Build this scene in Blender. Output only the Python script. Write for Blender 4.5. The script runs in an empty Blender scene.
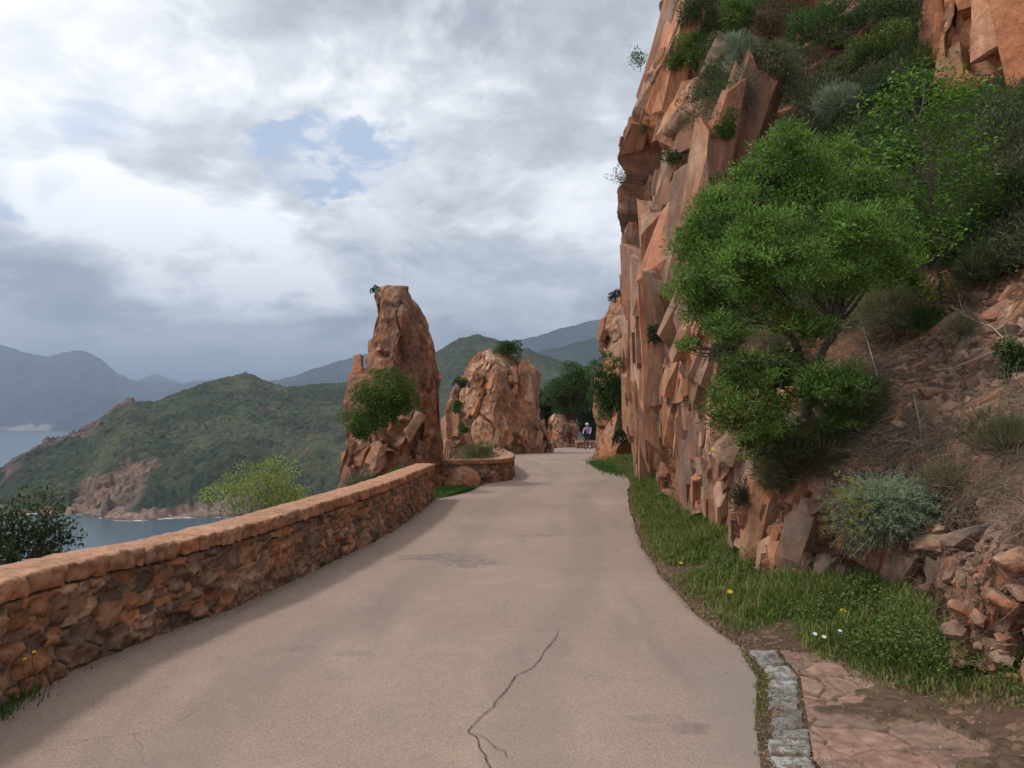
import bpy, math, random
import numpy as np
from mathutils import Vector, Matrix
from mathutils.bvhtree import BVHTree
random.seed(7); RNG = np.random.default_rng(7)
S = bpy.context.scene
COL = S.collection
R = math.radians

# ------------------------------------------------------------------ camera, sky, sun, exposure
CAM_Z, FPX, PITCH = 1.65, 770.0, math.atan(40 / 770.0)
cam_d = bpy.data.cameras.new("camera"); cam = bpy.data.objects.new("camera", cam_d); COL.objects.link(cam)
cam.location = (0, 0, CAM_Z); cam.rotation_euler = (math.pi / 2 + PITCH, 0, 0)
cam_d.sensor_width = 36; cam_d.lens = 36 * FPX / 1024; cam_d.clip_start = 0.05; cam_d.clip_end = 90000
S.camera = cam
S.view_settings.view_transform = 'Standard'; S.view_settings.look = 'None'
S.view_settings.exposure = 0.06; S.view_settings.gamma = 1.0
S.cycles.use_denoising = True
S.cycles.max_bounces = 6; S.cycles.diffuse_bounces = 3; S.cycles.transparent_max_bounces = 8; S.cycles.volume_bounces = 0
SUN_DIR = Vector((-0.72, -0.10, 1.0)).normalized()      # towards the sun
SUN_EL = math.asin(SUN_DIR.z); SUN_AZ = math.atan2(SUN_DIR.x, SUN_DIR.y)
sl = bpy.data.lights.new("sun", 'SUN'); sl.energy = 2.3; sl.angle = R(7); sl.color = (1.0, 0.95, 0.88)
so = bpy.data.objects.new("sun", sl); COL.objects.link(so)
so.rotation_euler = SUN_DIR.to_track_quat('Z', 'Y').to_euler(); so.location = (-20, 10, 40)


class NT:
    """tiny node-expression helper"""
    def __init__(s, tree): s.t = tree; tree.nodes.clear()
    def n(s, typ, **kw):
        nd = s.t.nodes.new(typ)
        for k, v in kw.items(): setattr(nd, k, v)
        return nd
    def put(s, sock, v):
        if isinstance(v, bpy.types.NodeSocket): s.t.links.new(v, sock)
        elif v is not None:
            if hasattr(sock.default_value, '__len__') and not hasattr(v, '__len__'): v = (v, v, v)
            if hasattr(sock.default_value, '__len__') and len(sock.default_value) == 4 and len(v) == 3: v = (*v, 1)
            sock.default_value = v
    def m(s, op, a, b=None, c=None, clamp=False):
        nd = s.n('ShaderNodeMath', operation=op, use_clamp=clamp)
        for i, v in enumerate((a, b, c)):
            if v is not None: s.put(nd.inputs[i], v)
        return nd.outputs[0]
    def vm(s, op, a, b=None, scale=None):
        nd = s.n('ShaderNodeVectorMath', operation=op); s.put(nd.inputs[0], a)
        if b is not None: s.put(nd.inputs[1], b)
        if scale is not None: s.put(nd.inputs['Scale'], scale)
        return nd.outputs['Value'] if op in ('LENGTH', 'DOT_PRODUCT', 'DISTANCE') else nd.outputs[0]
    def noise(s, vec, scale, detail=5, rough=.55, dist=0, out='Fac'):
        nd = s.n('ShaderNodeTexNoise')
        s.put(nd.inputs['Vector'], vec); nd.inputs['Scale'].default_value = scale; nd.inputs['Detail'].default_value = detail
        nd.inputs['Roughness'].default_value = rough; nd.inputs['Distortion'].default_value = dist
        return nd.outputs[out]
    def voro(s, vec, scale, feature='F1', out='Distance'):
        nd = s.n('ShaderNodeTexVoronoi', feature=feature); s.put(nd.inputs['Vector'], vec); nd.inputs['Scale'].default_value = scale
        return nd.outputs[out]
    def mr(s, v, a, b, c=0., d=1., smooth=False):
        nd = s.n('ShaderNodeMapRange', interpolation_type='SMOOTHSTEP' if smooth else 'LINEAR')
        for i, x in enumerate((v, a, b, c, d)): s.put(nd.inputs[i], x)
        return nd.outputs[0]
    def mix(s, f, a, b, typ='MIX'):
        nd = s.n('ShaderNodeMix', data_type='RGBA', blend_type=typ)
        s.put(nd.inputs[0], f); s.put(nd.inputs[6], a); s.put(nd.inputs[7], b)
        return nd.outputs[2]
    def pos(s): return s.n('ShaderNodeNewGeometry').outputs['Position']
    def attr(s, name, out='Color'): return s.n('ShaderNodeAttribute', attribute_name=name).outputs[out]
    def bump(s, h, strength, dist, normal=None):
        nd = s.n('ShaderNodeBump'); s.put(nd.inputs['Height'], h); nd.inputs['Strength'].default_value = strength
        nd.inputs['Distance'].default_value = dist
        if normal is not None: s.put(nd.inputs['Normal'], normal)
        return nd.outputs[0]
    def scalev(s, v, sc): return s.vm('MULTIPLY', v, sc)


# ---- sky: Nishita behind broken grey cloud, all in world directions
W = bpy.data.worlds.new("World"); S.world = W; W.use_nodes = True
q = NT(W.node_tree)
out = q.n('ShaderNodeOutputWorld')
sky = q.n('ShaderNodeTexSky', sky_type='NISHITA', sun_disc=False, sun_elevation=SUN_EL, sun_rotation=SUN_AZ)
sky.air_density = 1.0; sky.dust_density = 1.5
bgs = q.n('ShaderNodeBackground'); q.put(bgs.inputs[0], q.mix(0.35, sky.outputs[0], (4.0, 4.3, 4.6))); bgs.inputs[1].default_value = 0.20
gen = q.n('ShaderNodeTexCoord').outputs['Generated']
sep = q.n('ShaderNodeSeparateXYZ'); q.put(sep.inputs[0], gen); dx, dy, dz = sep.outputs
el = q.m('ARCSINE', dz); az = q.m('ARCTAN2', dx, dy)
den = q.m('ADD', q.m('MAXIMUM', dz, 0.0), 0.34)
cmb = q.n('ShaderNodeCombineXYZ'); q.put(cmb.inputs[0], q.m('DIVIDE', dx, den)); q.put(cmb.inputs[1], q.m('DIVIDE', dy, den))
q.put(cmb.inputs[2], 3.7)
cp = cmb.outputs[0]
n_big = q.noise(cp, 1.1, 4, .5, .3)
n_mid = q.noise(cp, 3.2, 9, .58, .35)
n_fine = q.noise(cp, 8.5, 8, .62, .2)
warp = q.noise(cp, 2.4, 7, .6, .4, out='Color')
wsep = q.n('ShaderNodeSeparateXYZ'); q.put(wsep.inputs[0], warp)
azw = q.m('ADD', az, q.m('MULTIPLY', q.m('SUBTRACT', wsep.outputs[0], .5), .34))
elw = q.m('ADD', el, q.m('MULTIPLY', q.m('SUBTRACT', wsep.outputs[1], .5), .20))
def pxang(px, py):
    y = 1.0; v = Vector(((px - 512) / FPX, 1, (384 - py) / FPX)); c, s = math.cos(PITCH), math.sin(PITCH)
    v = Vector((v.x, v.y * c - v.z * s, v.y * s + v.z * c)).normalized()
    return math.atan2(v.x, v.y), math.asin(v.z)
def ell(px, py, rx, ry, lo=1.0, hi=0.25, tilt=0.):
    a, e = pxang(px, py); ra, re = rx / FPX, ry / FPX
    da = q.m('SUBTRACT', azw, a); de = q.m('SUBTRACT', elw, e)
    if tilt: de = q.m('ADD', de, q.m('MULTIPLY', da, tilt))
    r2 = q.m('SQRT', q.m('ADD', q.m('POWER', q.m('ABSOLUTE', q.m('DIVIDE', da, ra)), 2.), q.m('POWER', q.m('ABSOLUTE', q.m('DIVIDE', de, re)), 2.)))
    return q.mr(r2, lo, hi, 0, 1, True)
def add(*a):
    r = a[0]
    for b in a[1:]: r = q.m('ADD', r, b)
    return r
lum = add(.615, q.m('MULTIPLY', q.m('SUBTRACT', n_big, .5), .75), q.m('MULTIPLY', q.m('SUBTRACT', n_mid, .5), .62), q.m('MULTIPLY', q.m('SUBTRACT', n_fine, .5), .42))
bright = q.m('MAXIMUM', ell(190, 245, 190, 75, tilt=.15), ell(120, 200, 150, 50)); bright2 = ell(330, 250, 120, 45, tilt=.3); bright3 = ell(590, 220, 140, 70)
dark = ell(170, 280, 300, 50, 1.0, .45); dark2 = ell(450, 0, 260, 60); dark3 = ell(480, 200, 160, 40)
lum = add(lum, q.mr(n_mid, .44, .56, -.07, .07, True), q.mr(n_fine, .45, .55, -.015, .015, True))
lum = add(lum, q.m('MULTIPLY', bright, .50), q.m('MULTIPLY', bright2, .30), q.m('MULTIPLY', bright3, .08))
lum = add(lum, q.m('MULTIPLY', dark, -.17), q.m('MULTIPLY', dark2, -.20), q.m('MULTIPLY', dark3, -.07))
hor = q.mr(el, .0, .16, 1, 0, True)
lum = q.m('ADD', q.m('MULTIPLY', lum, q.m('SUBTRACT', 1., q.m('MULTIPLY', hor, .75))), q.m('MULTIPLY', hor, .60))
cr = q.n('ShaderNodeValToRGB'); q.put(cr.inputs[0], lum)
E = cr.color_ramp.elements
E[0].position = .12; E[0].color = (.20, .235, .29, 1)
E[1].position = 1.0; E[1].color = (1.12, 1.12, 1.13, 1)
for p, c in ((.36, (.36, .375, .395, 1)), (.56, (.56, .575, .59, 1)), (.80, (.84, .845, .85, 1))):
    e = E.new(p); e.color = c
bgc = q.n('ShaderNodeBackground'); q.put(bgc.inputs[0], cr.outputs[0]); bgc.inputs[1].default_value = 1.45
hole = q.m('MAXIMUM', ell(325, 152, 105, 32, 1.0, .75, -.12), q.m('MULTIPLY', ell(95, 120, 50, 22), .55))
hole = q.m('MAXIMUM', hole, q.m('MULTIPLY', ell(5, 212, 40, 16), .8)); hole = q.m('MAXIMUM', hole, q.m('MULTIPLY', ell(78, 185, 24, 16), .25))
hole = q.m('MULTIPLY', hole, q.mr(n_fine, .36, .50, .2, 1., True))
mx = q.n('ShaderNodeMixShader'); q.put(mx.inputs[0], q.m('MULTIPLY', hole, .92))
q.t.links.new(bgc.outputs[0], mx.inputs[1]); q.t.links.new(bgs.outputs[0], mx.inputs[2]); q.t.links.new(mx.outputs[0], out.inputs[0])


# ------------------------------------------------------------------ numpy noise
def _h(ix, iy, iz, seed):
    h = (ix.astype(np.int64) * 374761393 + iy.astype(np.int64) * 668265263 + iz.astype(np.int64) * 2147483647 + seed * 974634777) & 0xFFFFFFFF
    h = ((h ^ (h >> 13)) * 1274126177) & 0xFFFFFFFF
    h = ((h ^ (h >> 16)) * 2246822519) & 0xFFFFFFFF
    return (h ^ (h >> 15)) & 0xFFFFFFFF
def hf(ix, iy, iz, seed): return _h(ix, iy, iz, seed) / 4294967295.0
def vnoise(p, seed=0):
    i = np.floor(p); f = p - i; f = f * f * (3 - 2 * f); i = i.astype(np.int64); r = 0
    for a in (0, 1):
        for b in (0, 1):
            for c in (0, 1):
                w = (f[..., 0] if a else 1 - f[..., 0]) * (f[..., 1] if b else 1 - f[..., 1]) * (f[..., 2] if c else 1 - f[..., 2])
                r = r + w * hf(i[..., 0] + a, i[..., 1] + b, i[..., 2] + c, seed)
    return r * 2 - 1
def fbm(p, oct=4, seed=0, gain=.5):
    r = 0; a = 1.; t = 0
    for o in range(oct):
        r = r + a * vnoise(p * 2 ** o + o * 17.3, seed + o); t += a; a *= gain
    return r / t
def voro(p, seed=0, jit=.95, cheb=False):
    """F1, F2, id-hash floats (n,4), vector to the cell centre"""
    i = np.floor(p).astype(np.int64); sh = p.shape[:-1]
    f1 = np.full(sh, 9.); f2 = np.full(sh, 9.); idx = np.zeros(sh + (3,), np.int64); vec = np.zeros(sh + (3,))
    for a in (-1, 0, 1):
        for b in (-1, 0, 1):
            for c in (-1, 0, 1):
                jx, jy, jz = i[..., 0] + a, i[..., 1] + b, i[..., 2] + c
                q_ = np.stack([jx + .5 + jit * (hf(jx, jy, jz, seed) - .5), jy + .5 + jit * (hf(jx, jy, jz, seed + 1) - .5), jz + .5 + jit * (hf(jx, jy, jz, seed + 2) - .5)], -1)
                dv = p - q_
                d = np.abs(dv).max(-1) if cheb else np.sqrt((dv ** 2).sum(-1))
                n1 = d < f1
                f2 = np.where(n1, f1, np.minimum(f2, d)); f1 = np.where(n1, d, f1)
                idx = np.where(n1[..., None], np.stack([jx, jy, jz], -1), idx); vec = np.where(n1[..., None], dv, vec)
    rnd = np.stack([hf(idx[..., 0], idx[..., 1], idx[..., 2], seed + 10 + k) for k in range(4)], -1)
    return f1, f2, rnd, vec
def voro2(p2, seed=0, jit=.8, cheb=True):
    i = np.floor(p2).astype(np.int64); sh = p2.shape[:-1]; z = np.zeros(sh, np.int64)
    f1 = np.full(sh, 9.); f2 = np.full(sh, 9.); idx = np.zeros(sh + (2,), np.int64)
    for a in (-1, 0, 1):
        for b in (-1, 0, 1):
            jx, jy = i[..., 0] + a, i[..., 1] + b
            dx_ = np.abs(p2[..., 0] - jx - .5 - jit * (hf(jx, jy, z, seed) - .5)); dy_ = np.abs(p2[..., 1] - jy - .5 - jit * (hf(jx, jy, z, seed + 1) - .5))
            w = .85 + .3 * hf(jx, jy, z, seed + 2)
            d = (np.maximum(dx_, dy_) * .75 + .25 * np.hypot(dx_, dy_) if cheb else np.hypot(dx_, dy_)) * w
            n1 = d < f1
            f2 = np.where(n1, f1, np.minimum(f2, d)); f1 = np.where(n1, d, f1)
            idx = np.where(n1[..., None], np.stack([jx, jy], -1), idx)
    rnd = np.stack([hf(idx[..., 0], idx[..., 1], z, seed + 10 + k) for k in range(4)], -1)
    return f1, f2, rnd
def voro_two(p, seed=0, jit=.95):
    """nearest and second nearest cell: distances, lattice ids, offsets"""
    i = np.floor(p).astype(np.int64); sh = p.shape[:-1]
    f1 = np.full(sh, 9.); f2 = np.full(sh, 9.); i1 = np.zeros(sh + (3,), np.int64); i2 = i1.copy(); v1 = np.zeros(sh + (3,)); v2 = v1.copy()
    for a in (-1, 0, 1):
        for b in (-1, 0, 1):
            for c in (-1, 0, 1):
                jx, jy, jz = i[..., 0] + a, i[..., 1] + b, i[..., 2] + c
                dv = p - np.stack([jx + .5 + jit * (hf(jx, jy, jz, seed) - .5), jy + .5 + jit * (hf(jx, jy, jz, seed + 1) - .5), jz + .5 + jit * (hf(jx, jy, jz, seed + 2) - .5)], -1)
                d = np.sqrt((dv ** 2).sum(-1)); J = np.stack([jx, jy, jz], -1)
                n1 = d < f1; n2 = (~n1) & (d < f2)
                f2 = np.where(n1, f1, np.where(n2, d, f2)); i2 = np.where(n1[..., None], i1, np.where(n2[..., None], J, i2)); v2 = np.where(n1[..., None], v1, np.where(n2[..., None], dv, v2))
                f1 = np.where(n1, d, f1); i1 = np.where(n1[..., None], J, i1); v1 = np.where(n1[..., None], dv, v1)
    R_ = lambda q_: np.stack([hf(q_[..., 0], q_[..., 1], q_[..., 2], seed + 10 + k) for k in range(4)], -1)
    return f1, f2, R_(i1), R_(i2), v1, v2
def facet(p, size, amp, tilt=.5, seed=0, crack=0.3, warp=.25, soft=.16):
    """broken-rock relief: each cell a tilted plane of its own, steps between them a few centimetres wide"""
    s = np.asarray(size, float)
    u0 = p / s; wv = warp * np.stack([fbm(u0 * 1.3 + 5 * k, 3, seed + 50 + k) for k in range(3)], -1)
    f1, f2, rnd, rnd2, v1, v2 = voro_two(u0 + wv, seed)
    H = lambda r_, v: (r_[..., 3] - .5) * 2 * amp + np.clip(((r_[..., :3] - .5) * 2 * (v - wv)).sum(-1), -.6, .6) * amp * tilt * 2.6   # truly flat pieces
    w = .5 + .5 * np.clip((f2 - f1) / soft, 0, 1)
    hgt = H(rnd, v1) * w + H(rnd2, v2) * (1 - w)
    ck = np.clip(1 - (f2 - f1) / (soft * .7), 0, 1)
    return hgt - ck * amp * crack, rnd, ck
def scallop(p, size, amp, tilt=.6, seed=0, warp=.1, k=.9):
    """conchoidal break: lower envelope of tilted shallow bowls, meeting in sharp convex ridges"""
    u = p / np.asarray(size, float); u = u + warp * np.stack([fbm(u * 1.1 + 5 * q_, 2, seed + 50 + q_) for q_ in range(3)], -1)
    i = np.floor(u).astype(np.int64); best = np.full(p.shape[:-1], 9.); rid = np.zeros(p.shape[:-1])
    for a in (-1, 0, 1):
        for b in (-1, 0, 1):
            for c in (-1, 0, 1):
                jx, jy, jz = i[..., 0] + a, i[..., 1] + b, i[..., 2] + c
                dv = u - np.stack([jx + .5 + .95 * (hf(jx, jy, jz, seed) - .5), jy + .5 + .95 * (hf(jx, jy, jz, seed + 1) - .5), jz + .5 + .95 * (hf(jx, jy, jz, seed + 2) - .5)], -1)
                g = np.stack([hf(jx, jy, jz, seed + 3 + q_) - .5 for q_ in range(3)], -1) * 2
                h_ = (hf(jx, jy, jz, seed + 7) - .5) * .8 + (g * dv).sum(-1) * tilt + k * (dv ** 2).sum(-1)
                n1 = h_ < best; best = np.where(n1, h_, best); rid = np.where(n1, hf(jx, jy, jz, seed + 9), rid)
    return (best - .15) * amp * 2, rid
def smooth01(x, a, b):
    t = np.clip((x - a) / (b - a), 0, 1); return t * t * (3 - 2 * t)
def lerp(a, b, t): return a + (b - a) * t


# ------------------------------------------------------------------ mesh helpers
def link(name, me, mat=None, parent=None):
    o = bpy.data.objects.new(name, me); COL.objects.link(o)
    if mat is not None: me.materials.append(mat)
    if parent is not None:
        o.parent = parent
    return o
def mesh_np(name, V, F, mat, parent=None, col=None, smooth=True, origin=None, attrs=None):
    """V (n,3) world coords; F list of int arrays (m,k)"""
    V = np.asarray(V, np.float32).reshape(-1, 3)
    if not isinstance(F, (list, tuple)): F = [F]
    F = [np.asarray(f, np.int32) for f in F if len(f)]
    me = bpy.data.meshes.new(name)
    org = np.zeros(3, np.float32)
    if parent is not None: org = np.array(parent.location, np.float32)
    elif origin is not None: org = np.array(origin, np.float32)
    me.vertices.add(len(V)); me.vertices.foreach_set('co', (V - org).ravel())
    nl = sum(f.size for f in F); npoly = sum(len(f) for f in F)
    me.loops.add(nl); me.polygons.add(npoly)
    me.loops.foreach_set('vertex_index', np.concatenate([f.ravel() for f in F]))
    sizes = np.concatenate([np.full(len(f), f.shape[1]) for f in F]); st = np.concatenate([[0], np.cumsum(sizes)[:-1]])
    me.polygons.foreach_set('loop_start', st.astype(np.int32)); me.polygons.foreach_set('loop_total', sizes.astype(np.int32))
    me.polygons.foreach_set('use_smooth', np.full(npoly, smooth))
    me.update(calc_edges=True)
    if col is not None:
        a = me.color_attributes.new('Col', 'FLOAT_COLOR', 'POINT')
        c = np.ones((len(V), 4), np.float32); c[:, :3] = np.asarray(col).reshape(-1, 3); a.data.foreach_set('color', c.ravel())
    for k, v in (attrs or {}).items():
        a = me.attributes.new(k, 'FLOAT', 'POINT'); a.data.foreach_set('value', np.asarray(v, np.float32).ravel())
    o = link(name, me, mat, parent)
    if parent is None and origin is not None: o.location = origin
    return o
def gridF(h, w, wrap=False):
    i = np.arange(h - 1)[:, None] * w; j = np.arange(w if wrap else w - 1)[None, :]
    j2 = (j + 1) % w
    return np.stack([i + j, i + j2, i + w + j2, i + w + j], -1).reshape(-1, 4)
def normals(P, wrap=False):
    if wrap:
        du = np.roll(P, -1, 1) - np.roll(P, 1, 1)
    else: du = np.gradient(P, axis=1)
    dv = np.gradient(P, axis=0); n = np.cross(du, dv)
    return n / (np.linalg.norm(n, axis=-1, keepdims=True) + 1e-9)
def thing(name, label, cat, loc=(0, 0, 0), group=None):
    o = bpy.data.objects.new(name, None); COL.objects.link(o); o.location = loc; o.empty_display_size = .2
    o['label'] = label; o['category'] = cat
    if group: o['group'] = group
    return o
def tag(o, label, cat, group=None, kind=None):
    o['label'] = label; o['category'] = cat
    if group: o['group'] = group
    if kind: o['kind'] = kind
    return o
def structure(o, label, cat):
    o['kind'] = 'structure'; o['label'] = label; o['category'] = cat; return o
_c, _s = math.cos(PITCH), math.sin(PITCH)
def ray(px, py):
    x, z = (px - 512) / FPX, (384 - py) / FPX
    return np.array([x, _c - z * _s, _s + z * _c])
def P(px, py, d):           # the point on the line of sight at forward distance d
    r = ray(px, py); return np.array([0, 0, CAM_Z]) + r * (d / r[1])
def G(px, py, z=0.):        # the point on the level z
    r = ray(px, py); return np.array([0, 0, CAM_Z]) + r * ((z - CAM_Z) / r[2])
def tubes(lines, radii, sides=5):
    """lines: list of (k,3); radii: list of (k,) -> V,F"""
    Vs, Fs, off = [], [], 0
    for L, rr in zip(lines, radii):
        L = np.asarray(L, float); k = len(L)
        t = np.gradient(L, axis=0); t /= (np.linalg.norm(t, axis=1, keepdims=True) + 1e-9)
        up = np.array([.3, .2, 1.]) if abs(t[0, 2]) < .8 else np.array([1., .2, 0.])
        a = np.cross(t, up); a /= (np.linalg.norm(a, axis=1, keepdims=True) + 1e-9); b = np.cross(t, a)
        th = np.arange(sides) * 2 * math.pi / sides
        ring = L[:, None, :] + np.asarray(rr)[:, None, None] * (np.cos(th)[None, :, None] * a[:, None, :] + np.sin(th)[None, :, None] * b[:, None, :])
        Vs.append(ring.reshape(-1, 3)); Fs.append(gridF(k, sides, True) + off); off += k * sides
    return np.concatenate(Vs), np.concatenate(Fs)


# ------------------------------------------------------------------ materials
def new_mat(name):
    m = bpy.data.materials.new(name); m.use_nodes = True; t = NT(m.node_tree)
    o = t.n('ShaderNodeOutputMaterial'); b = t.n('ShaderNodeBsdfPrincipled'); t.t.links.new(b.outputs[0], o.inputs[0])
    b.inputs['Roughness'].default_value = .9; b.inputs['Specular IOR Level'].default_value = .25
    return m, t, b, o
def rock_mat(name, fine=9., bstr=.6, bdist=.03, grain=None):
    m, t, b, o = new_mat(name); p = t.pos()
    if grain: p = t.scalev(p, grain)
    n1 = t.noise(p, fine, 8, .68); n2 = t.noise(p, fine * 5, 6, .7); n3 = t.noise(p, fine * .22, 5, .6, .5)
    c = t.attr('Col')
    c = t.mix(1., c, t.mix(t.mr(n1, .2, .8), (.46, .44, .43), (1.56, 1.57, 1.56)), 'MULTIPLY')
    c = t.mix(t.mr(n3, .52, .72, 0, .45), c, t.mix(1., c, (.62, .60, .62), 'MULTIPLY'))
    c = t.mix(t.mr(n2, .60, .74, 0, .6), c, (.40, .34, .28))
    c = t.mix(t.mr(n2, .40, .28, 0, .6), c, t.mix(1., c, (.45, .42, .42), 'MULTIPLY'))
    t.put(b.inputs['Base Color'], c)
    vd = t.voro(t.vm('ADD', p, t.vm('SCALE', t.noise(p, fine * .4, 3, .5, 0, 'Color'), None, .5)), fine * .45)
    nb = t.bump(t.m('ADD', t.m('ADD', n1, t.m('MULTIPLY', n2, .35)), t.m('MULTIPLY', vd, .8)), bstr, bdist)
    t.put(b.inputs['Normal'], nb)
    return m
M_ROCK = rock_mat('granite', 7., .85, .05)
M_CLIFF = rock_mat('cliff_granite', 7., .9, .05, (1., .42, .30))
M_ROCKFAR = rock_mat('granite_weathered', 3.5, .8, .10)
M_WALL = rock_mat('wall_stone', 16., .7, .015)
M_STONE = rock_mat('loose_stone', 14., .6, .02)
def attr_mat(name, rough=.9, nscale=30., lo=.7, hi=1.3, bstr=0., bd=.01, transl=0.):
    m, t, b, o = new_mat(name); c = t.attr('Col')
    if nscale:
        n = t.noise(t.pos(), nscale, 6, .6)
        c = t.mix(1., c, t.mix(t.mr(n, .25, .75, 0, 1), (lo,) * 3, (hi,) * 3), 'MULTIPLY')
        if bstr: t.put(b.inputs['Normal'], t.bump(n, bstr, bd))
    t.put(b.inputs['Base Color'], c); b.inputs['Roughness'].default_value = rough
    if transl:
        tr = t.n('ShaderNodeBsdfTranslucent'); t.put(tr.inputs[0], t.mix(1., c, (1.1, 1.25, .6), 'MULTIPLY'))
        mxs = t.n('ShaderNodeMixShader'); mxs.inputs[0].default_value = transl
        t.t.links.new(b.outputs[0], mxs.inputs[1]); t.t.links.new(tr.outputs[0], mxs.inputs[2]); t.t.links.new(mxs.outputs[0], o.inputs[0])
    return m
M_LEAF = attr_mat('leaves', .55, 0, transl=.28)
M_GRASS = attr_mat('grass_blades', .6, 0, transl=.3)
M_DRY = attr_mat('dry_stems', .9, 0)
M_BARK = attr_mat('bark', .9, 40., .6, 1.4, .5, .01)
M_FAR = attr_mat('maquis_slope', .95, .22, .35, 1.6, .9, 1.6)
M_MOUNT = attr_mat('mountain', .95, .008, .7, 1.3)

def make_road_mat():
    m, t, b, o = new_mat('worn_asphalt'); p = t.pos()
    g = t.noise(p, 170, 3, .7); g2 = t.voro(p, 150, 'F1', 'Color'); big = t.noise(p, .35, 6, .55, .4); mid = t.noise(p, 2.2, 7, .6, .5)
    c = t.mix(t.mr(big, .35, .65), (.305, .216, .166), (.385, .282, .222))
    c = t.mix(t.mr(mid, .3, .75, 0, .5), c, (.245, .195, .160))
    spk = t.n('ShaderNodeSeparateColor'); t.put(spk.inputs[0], g2)
    c = t.mix(1., c, t.mix(spk.outputs[0], (.76, .75, .74), (1.22, 1.21, 1.20)), 'MULTIPLY')
    c = t.mix(t.mr(g, .62, .72, 0, .75), c, (.10, .085, .075))
    c = t.mix(t.mr(g, .36, .28, 0, .7), c, (.52, .43, .36))
    # grey oil and repair stains, each with an outline of its own
    sp = t.n('ShaderNodeSeparateXYZ'); t.put(sp.inputs[0], p); wn = t.noise(p, 1.8, 6, .6, 0, 'Color')
    ws = t.n('ShaderNodeSeparateXYZ'); t.put(ws.inputs[0], wn)
    blot = t.noise(t.scalev(p, (1.6, .8, 1.)), 7., 7, .68)
    def stain(c, px, py, rx, ry, col, amt, wob=.7):
        w = G(px, py)
        a = t.m('DIVIDE', t.m('ADD', t.m('SUBTRACT', sp.outputs[0], float(w[0])), t.m('MULTIPLY', t.m('SUBTRACT', ws.outputs[0], .5), rx * wob * 2)), rx)
        e = t.m('DIVIDE', t.m('ADD', t.m('SUBTRACT', sp.outputs[1], float(w[1])), t.m('MULTIPLY', t.m('SUBTRACT', ws.outputs[1], .5), ry * wob * 2)), ry)
        r2 = t.m('SQRT', t.m('ADD', t.m('MULTIPLY', a, a), t.m('MULTIPLY', e, e)))
        return t.mix(t.m('MULTIPLY', t.m('MULTIPLY', t.mr(r2, 1.15, .5, 0, 1, True), t.mr(blot, .38, .56, .1, 1.)), amt), c, col)
    for s_ in ((440, 557, .55, .35, .7), (470, 563, .4, .4, .65), (548, 535, .22, .12, .6), (688, 728, .16, .10, .7), (650, 718, .2, .08, .4),
               (465, 527, .25, .12, .4), (395, 560, .15, .12, .4), (300, 650, .18, .10, .35), (350, 655, .2, .08, .3), (560, 650, .12, .3, .3)):
        c = stain(c, s_[0], s_[1], s_[2], s_[3], (.15, .125, .115), s_[4])
    # grey newer asphalt towards the kerb, rubber-dark wheel track, dirt by the wall
    c = t.mix(t.m('MULTIPLY', t.mr(t.m('SUBTRACT', t.m('ADD', sp.outputs[0], t.m('MULTIPLY', mid, .5)), t.m('MULTIPLY', sp.outputs[1], .05)), .9, 1.35, 0, .55, True), t.mr(sp.outputs[1], 5.9, 5.0)), c, (.22, .195, .175))
    ve = t.voro(t.vm('ADD', p, t.vm('SCALE', t.noise(p, 1.5, 4, .6, 0, 'Color'), None, .6)), .9, 'DISTANCE_TO_EDGE')
    ck = t.m('MULTIPLY', t.mr(ve, .006, .0015, 0, 1), t.mr(t.noise(p, .55, 3, .5), .54, .62, 0, .65))
    c = t.mix(ck, c, (.10, .08, .07))
    c = t.mix(t.mr(t.noise(t.scalev(p, (1.3, .16, 1.)), 1.6, 5, .6), .54, .68, 0, .45), c, (.20, .165, .14))
    c = t.mix(t.mr(t.noise(t.scalev(p, (1.1, .2, 1.)), 1.1, 5, .6), .40, .26, 0, .5), c, (.43, .335, .27))
    dl = t.attr('edge', 'Fac')
    c = t.mix(t.m('MULTIPLY', t.mr(t.m('ADD', dl, t.m('MULTIPLY', t.m('SUBTRACT', mid, .5), .35)), .30, .02, 0, .6, True), 1.), c, (.17, .13, .095))
    tr1 = t.attr('track', 'Fac')
    c = t.mix(t.m('MULTIPLY', t.mr(t.m('ADD', tr1, t.m('MULTIPLY', t.m('SUBTRACT', mid, .5), .5)), .45, .9, 0, .28, True), 1.), c, (.20, .165, .14))
    t.put(b.inputs['Base Color'], c); b.inputs['Roughness'].default_value = .85
    t.put(b.inputs['Normal'], t.bump(t.m('ADD', g, t.m('MULTIPLY', spk.outputs[0], .6)), .35, .004))
    return m
M_ROAD = make_road_mat()
def simple(name, col, rough=.6, metal=0., ns=0.):
    m, t, b, o = new_mat(name)
    if ns:
        n = t.noise(t.pos(), ns, 6, .6); t.put(b.inputs['Base Color'], t.mix(n, tuple(x * .6 for x in col), tuple(x * 1.4 for x in col)))
    else: b.inputs['Base Color'].default_value = (*col, 1)
    b.inputs['Roughness'].default_value = rough; b.inputs['Metallic'].default_value = metal
    return m
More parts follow.
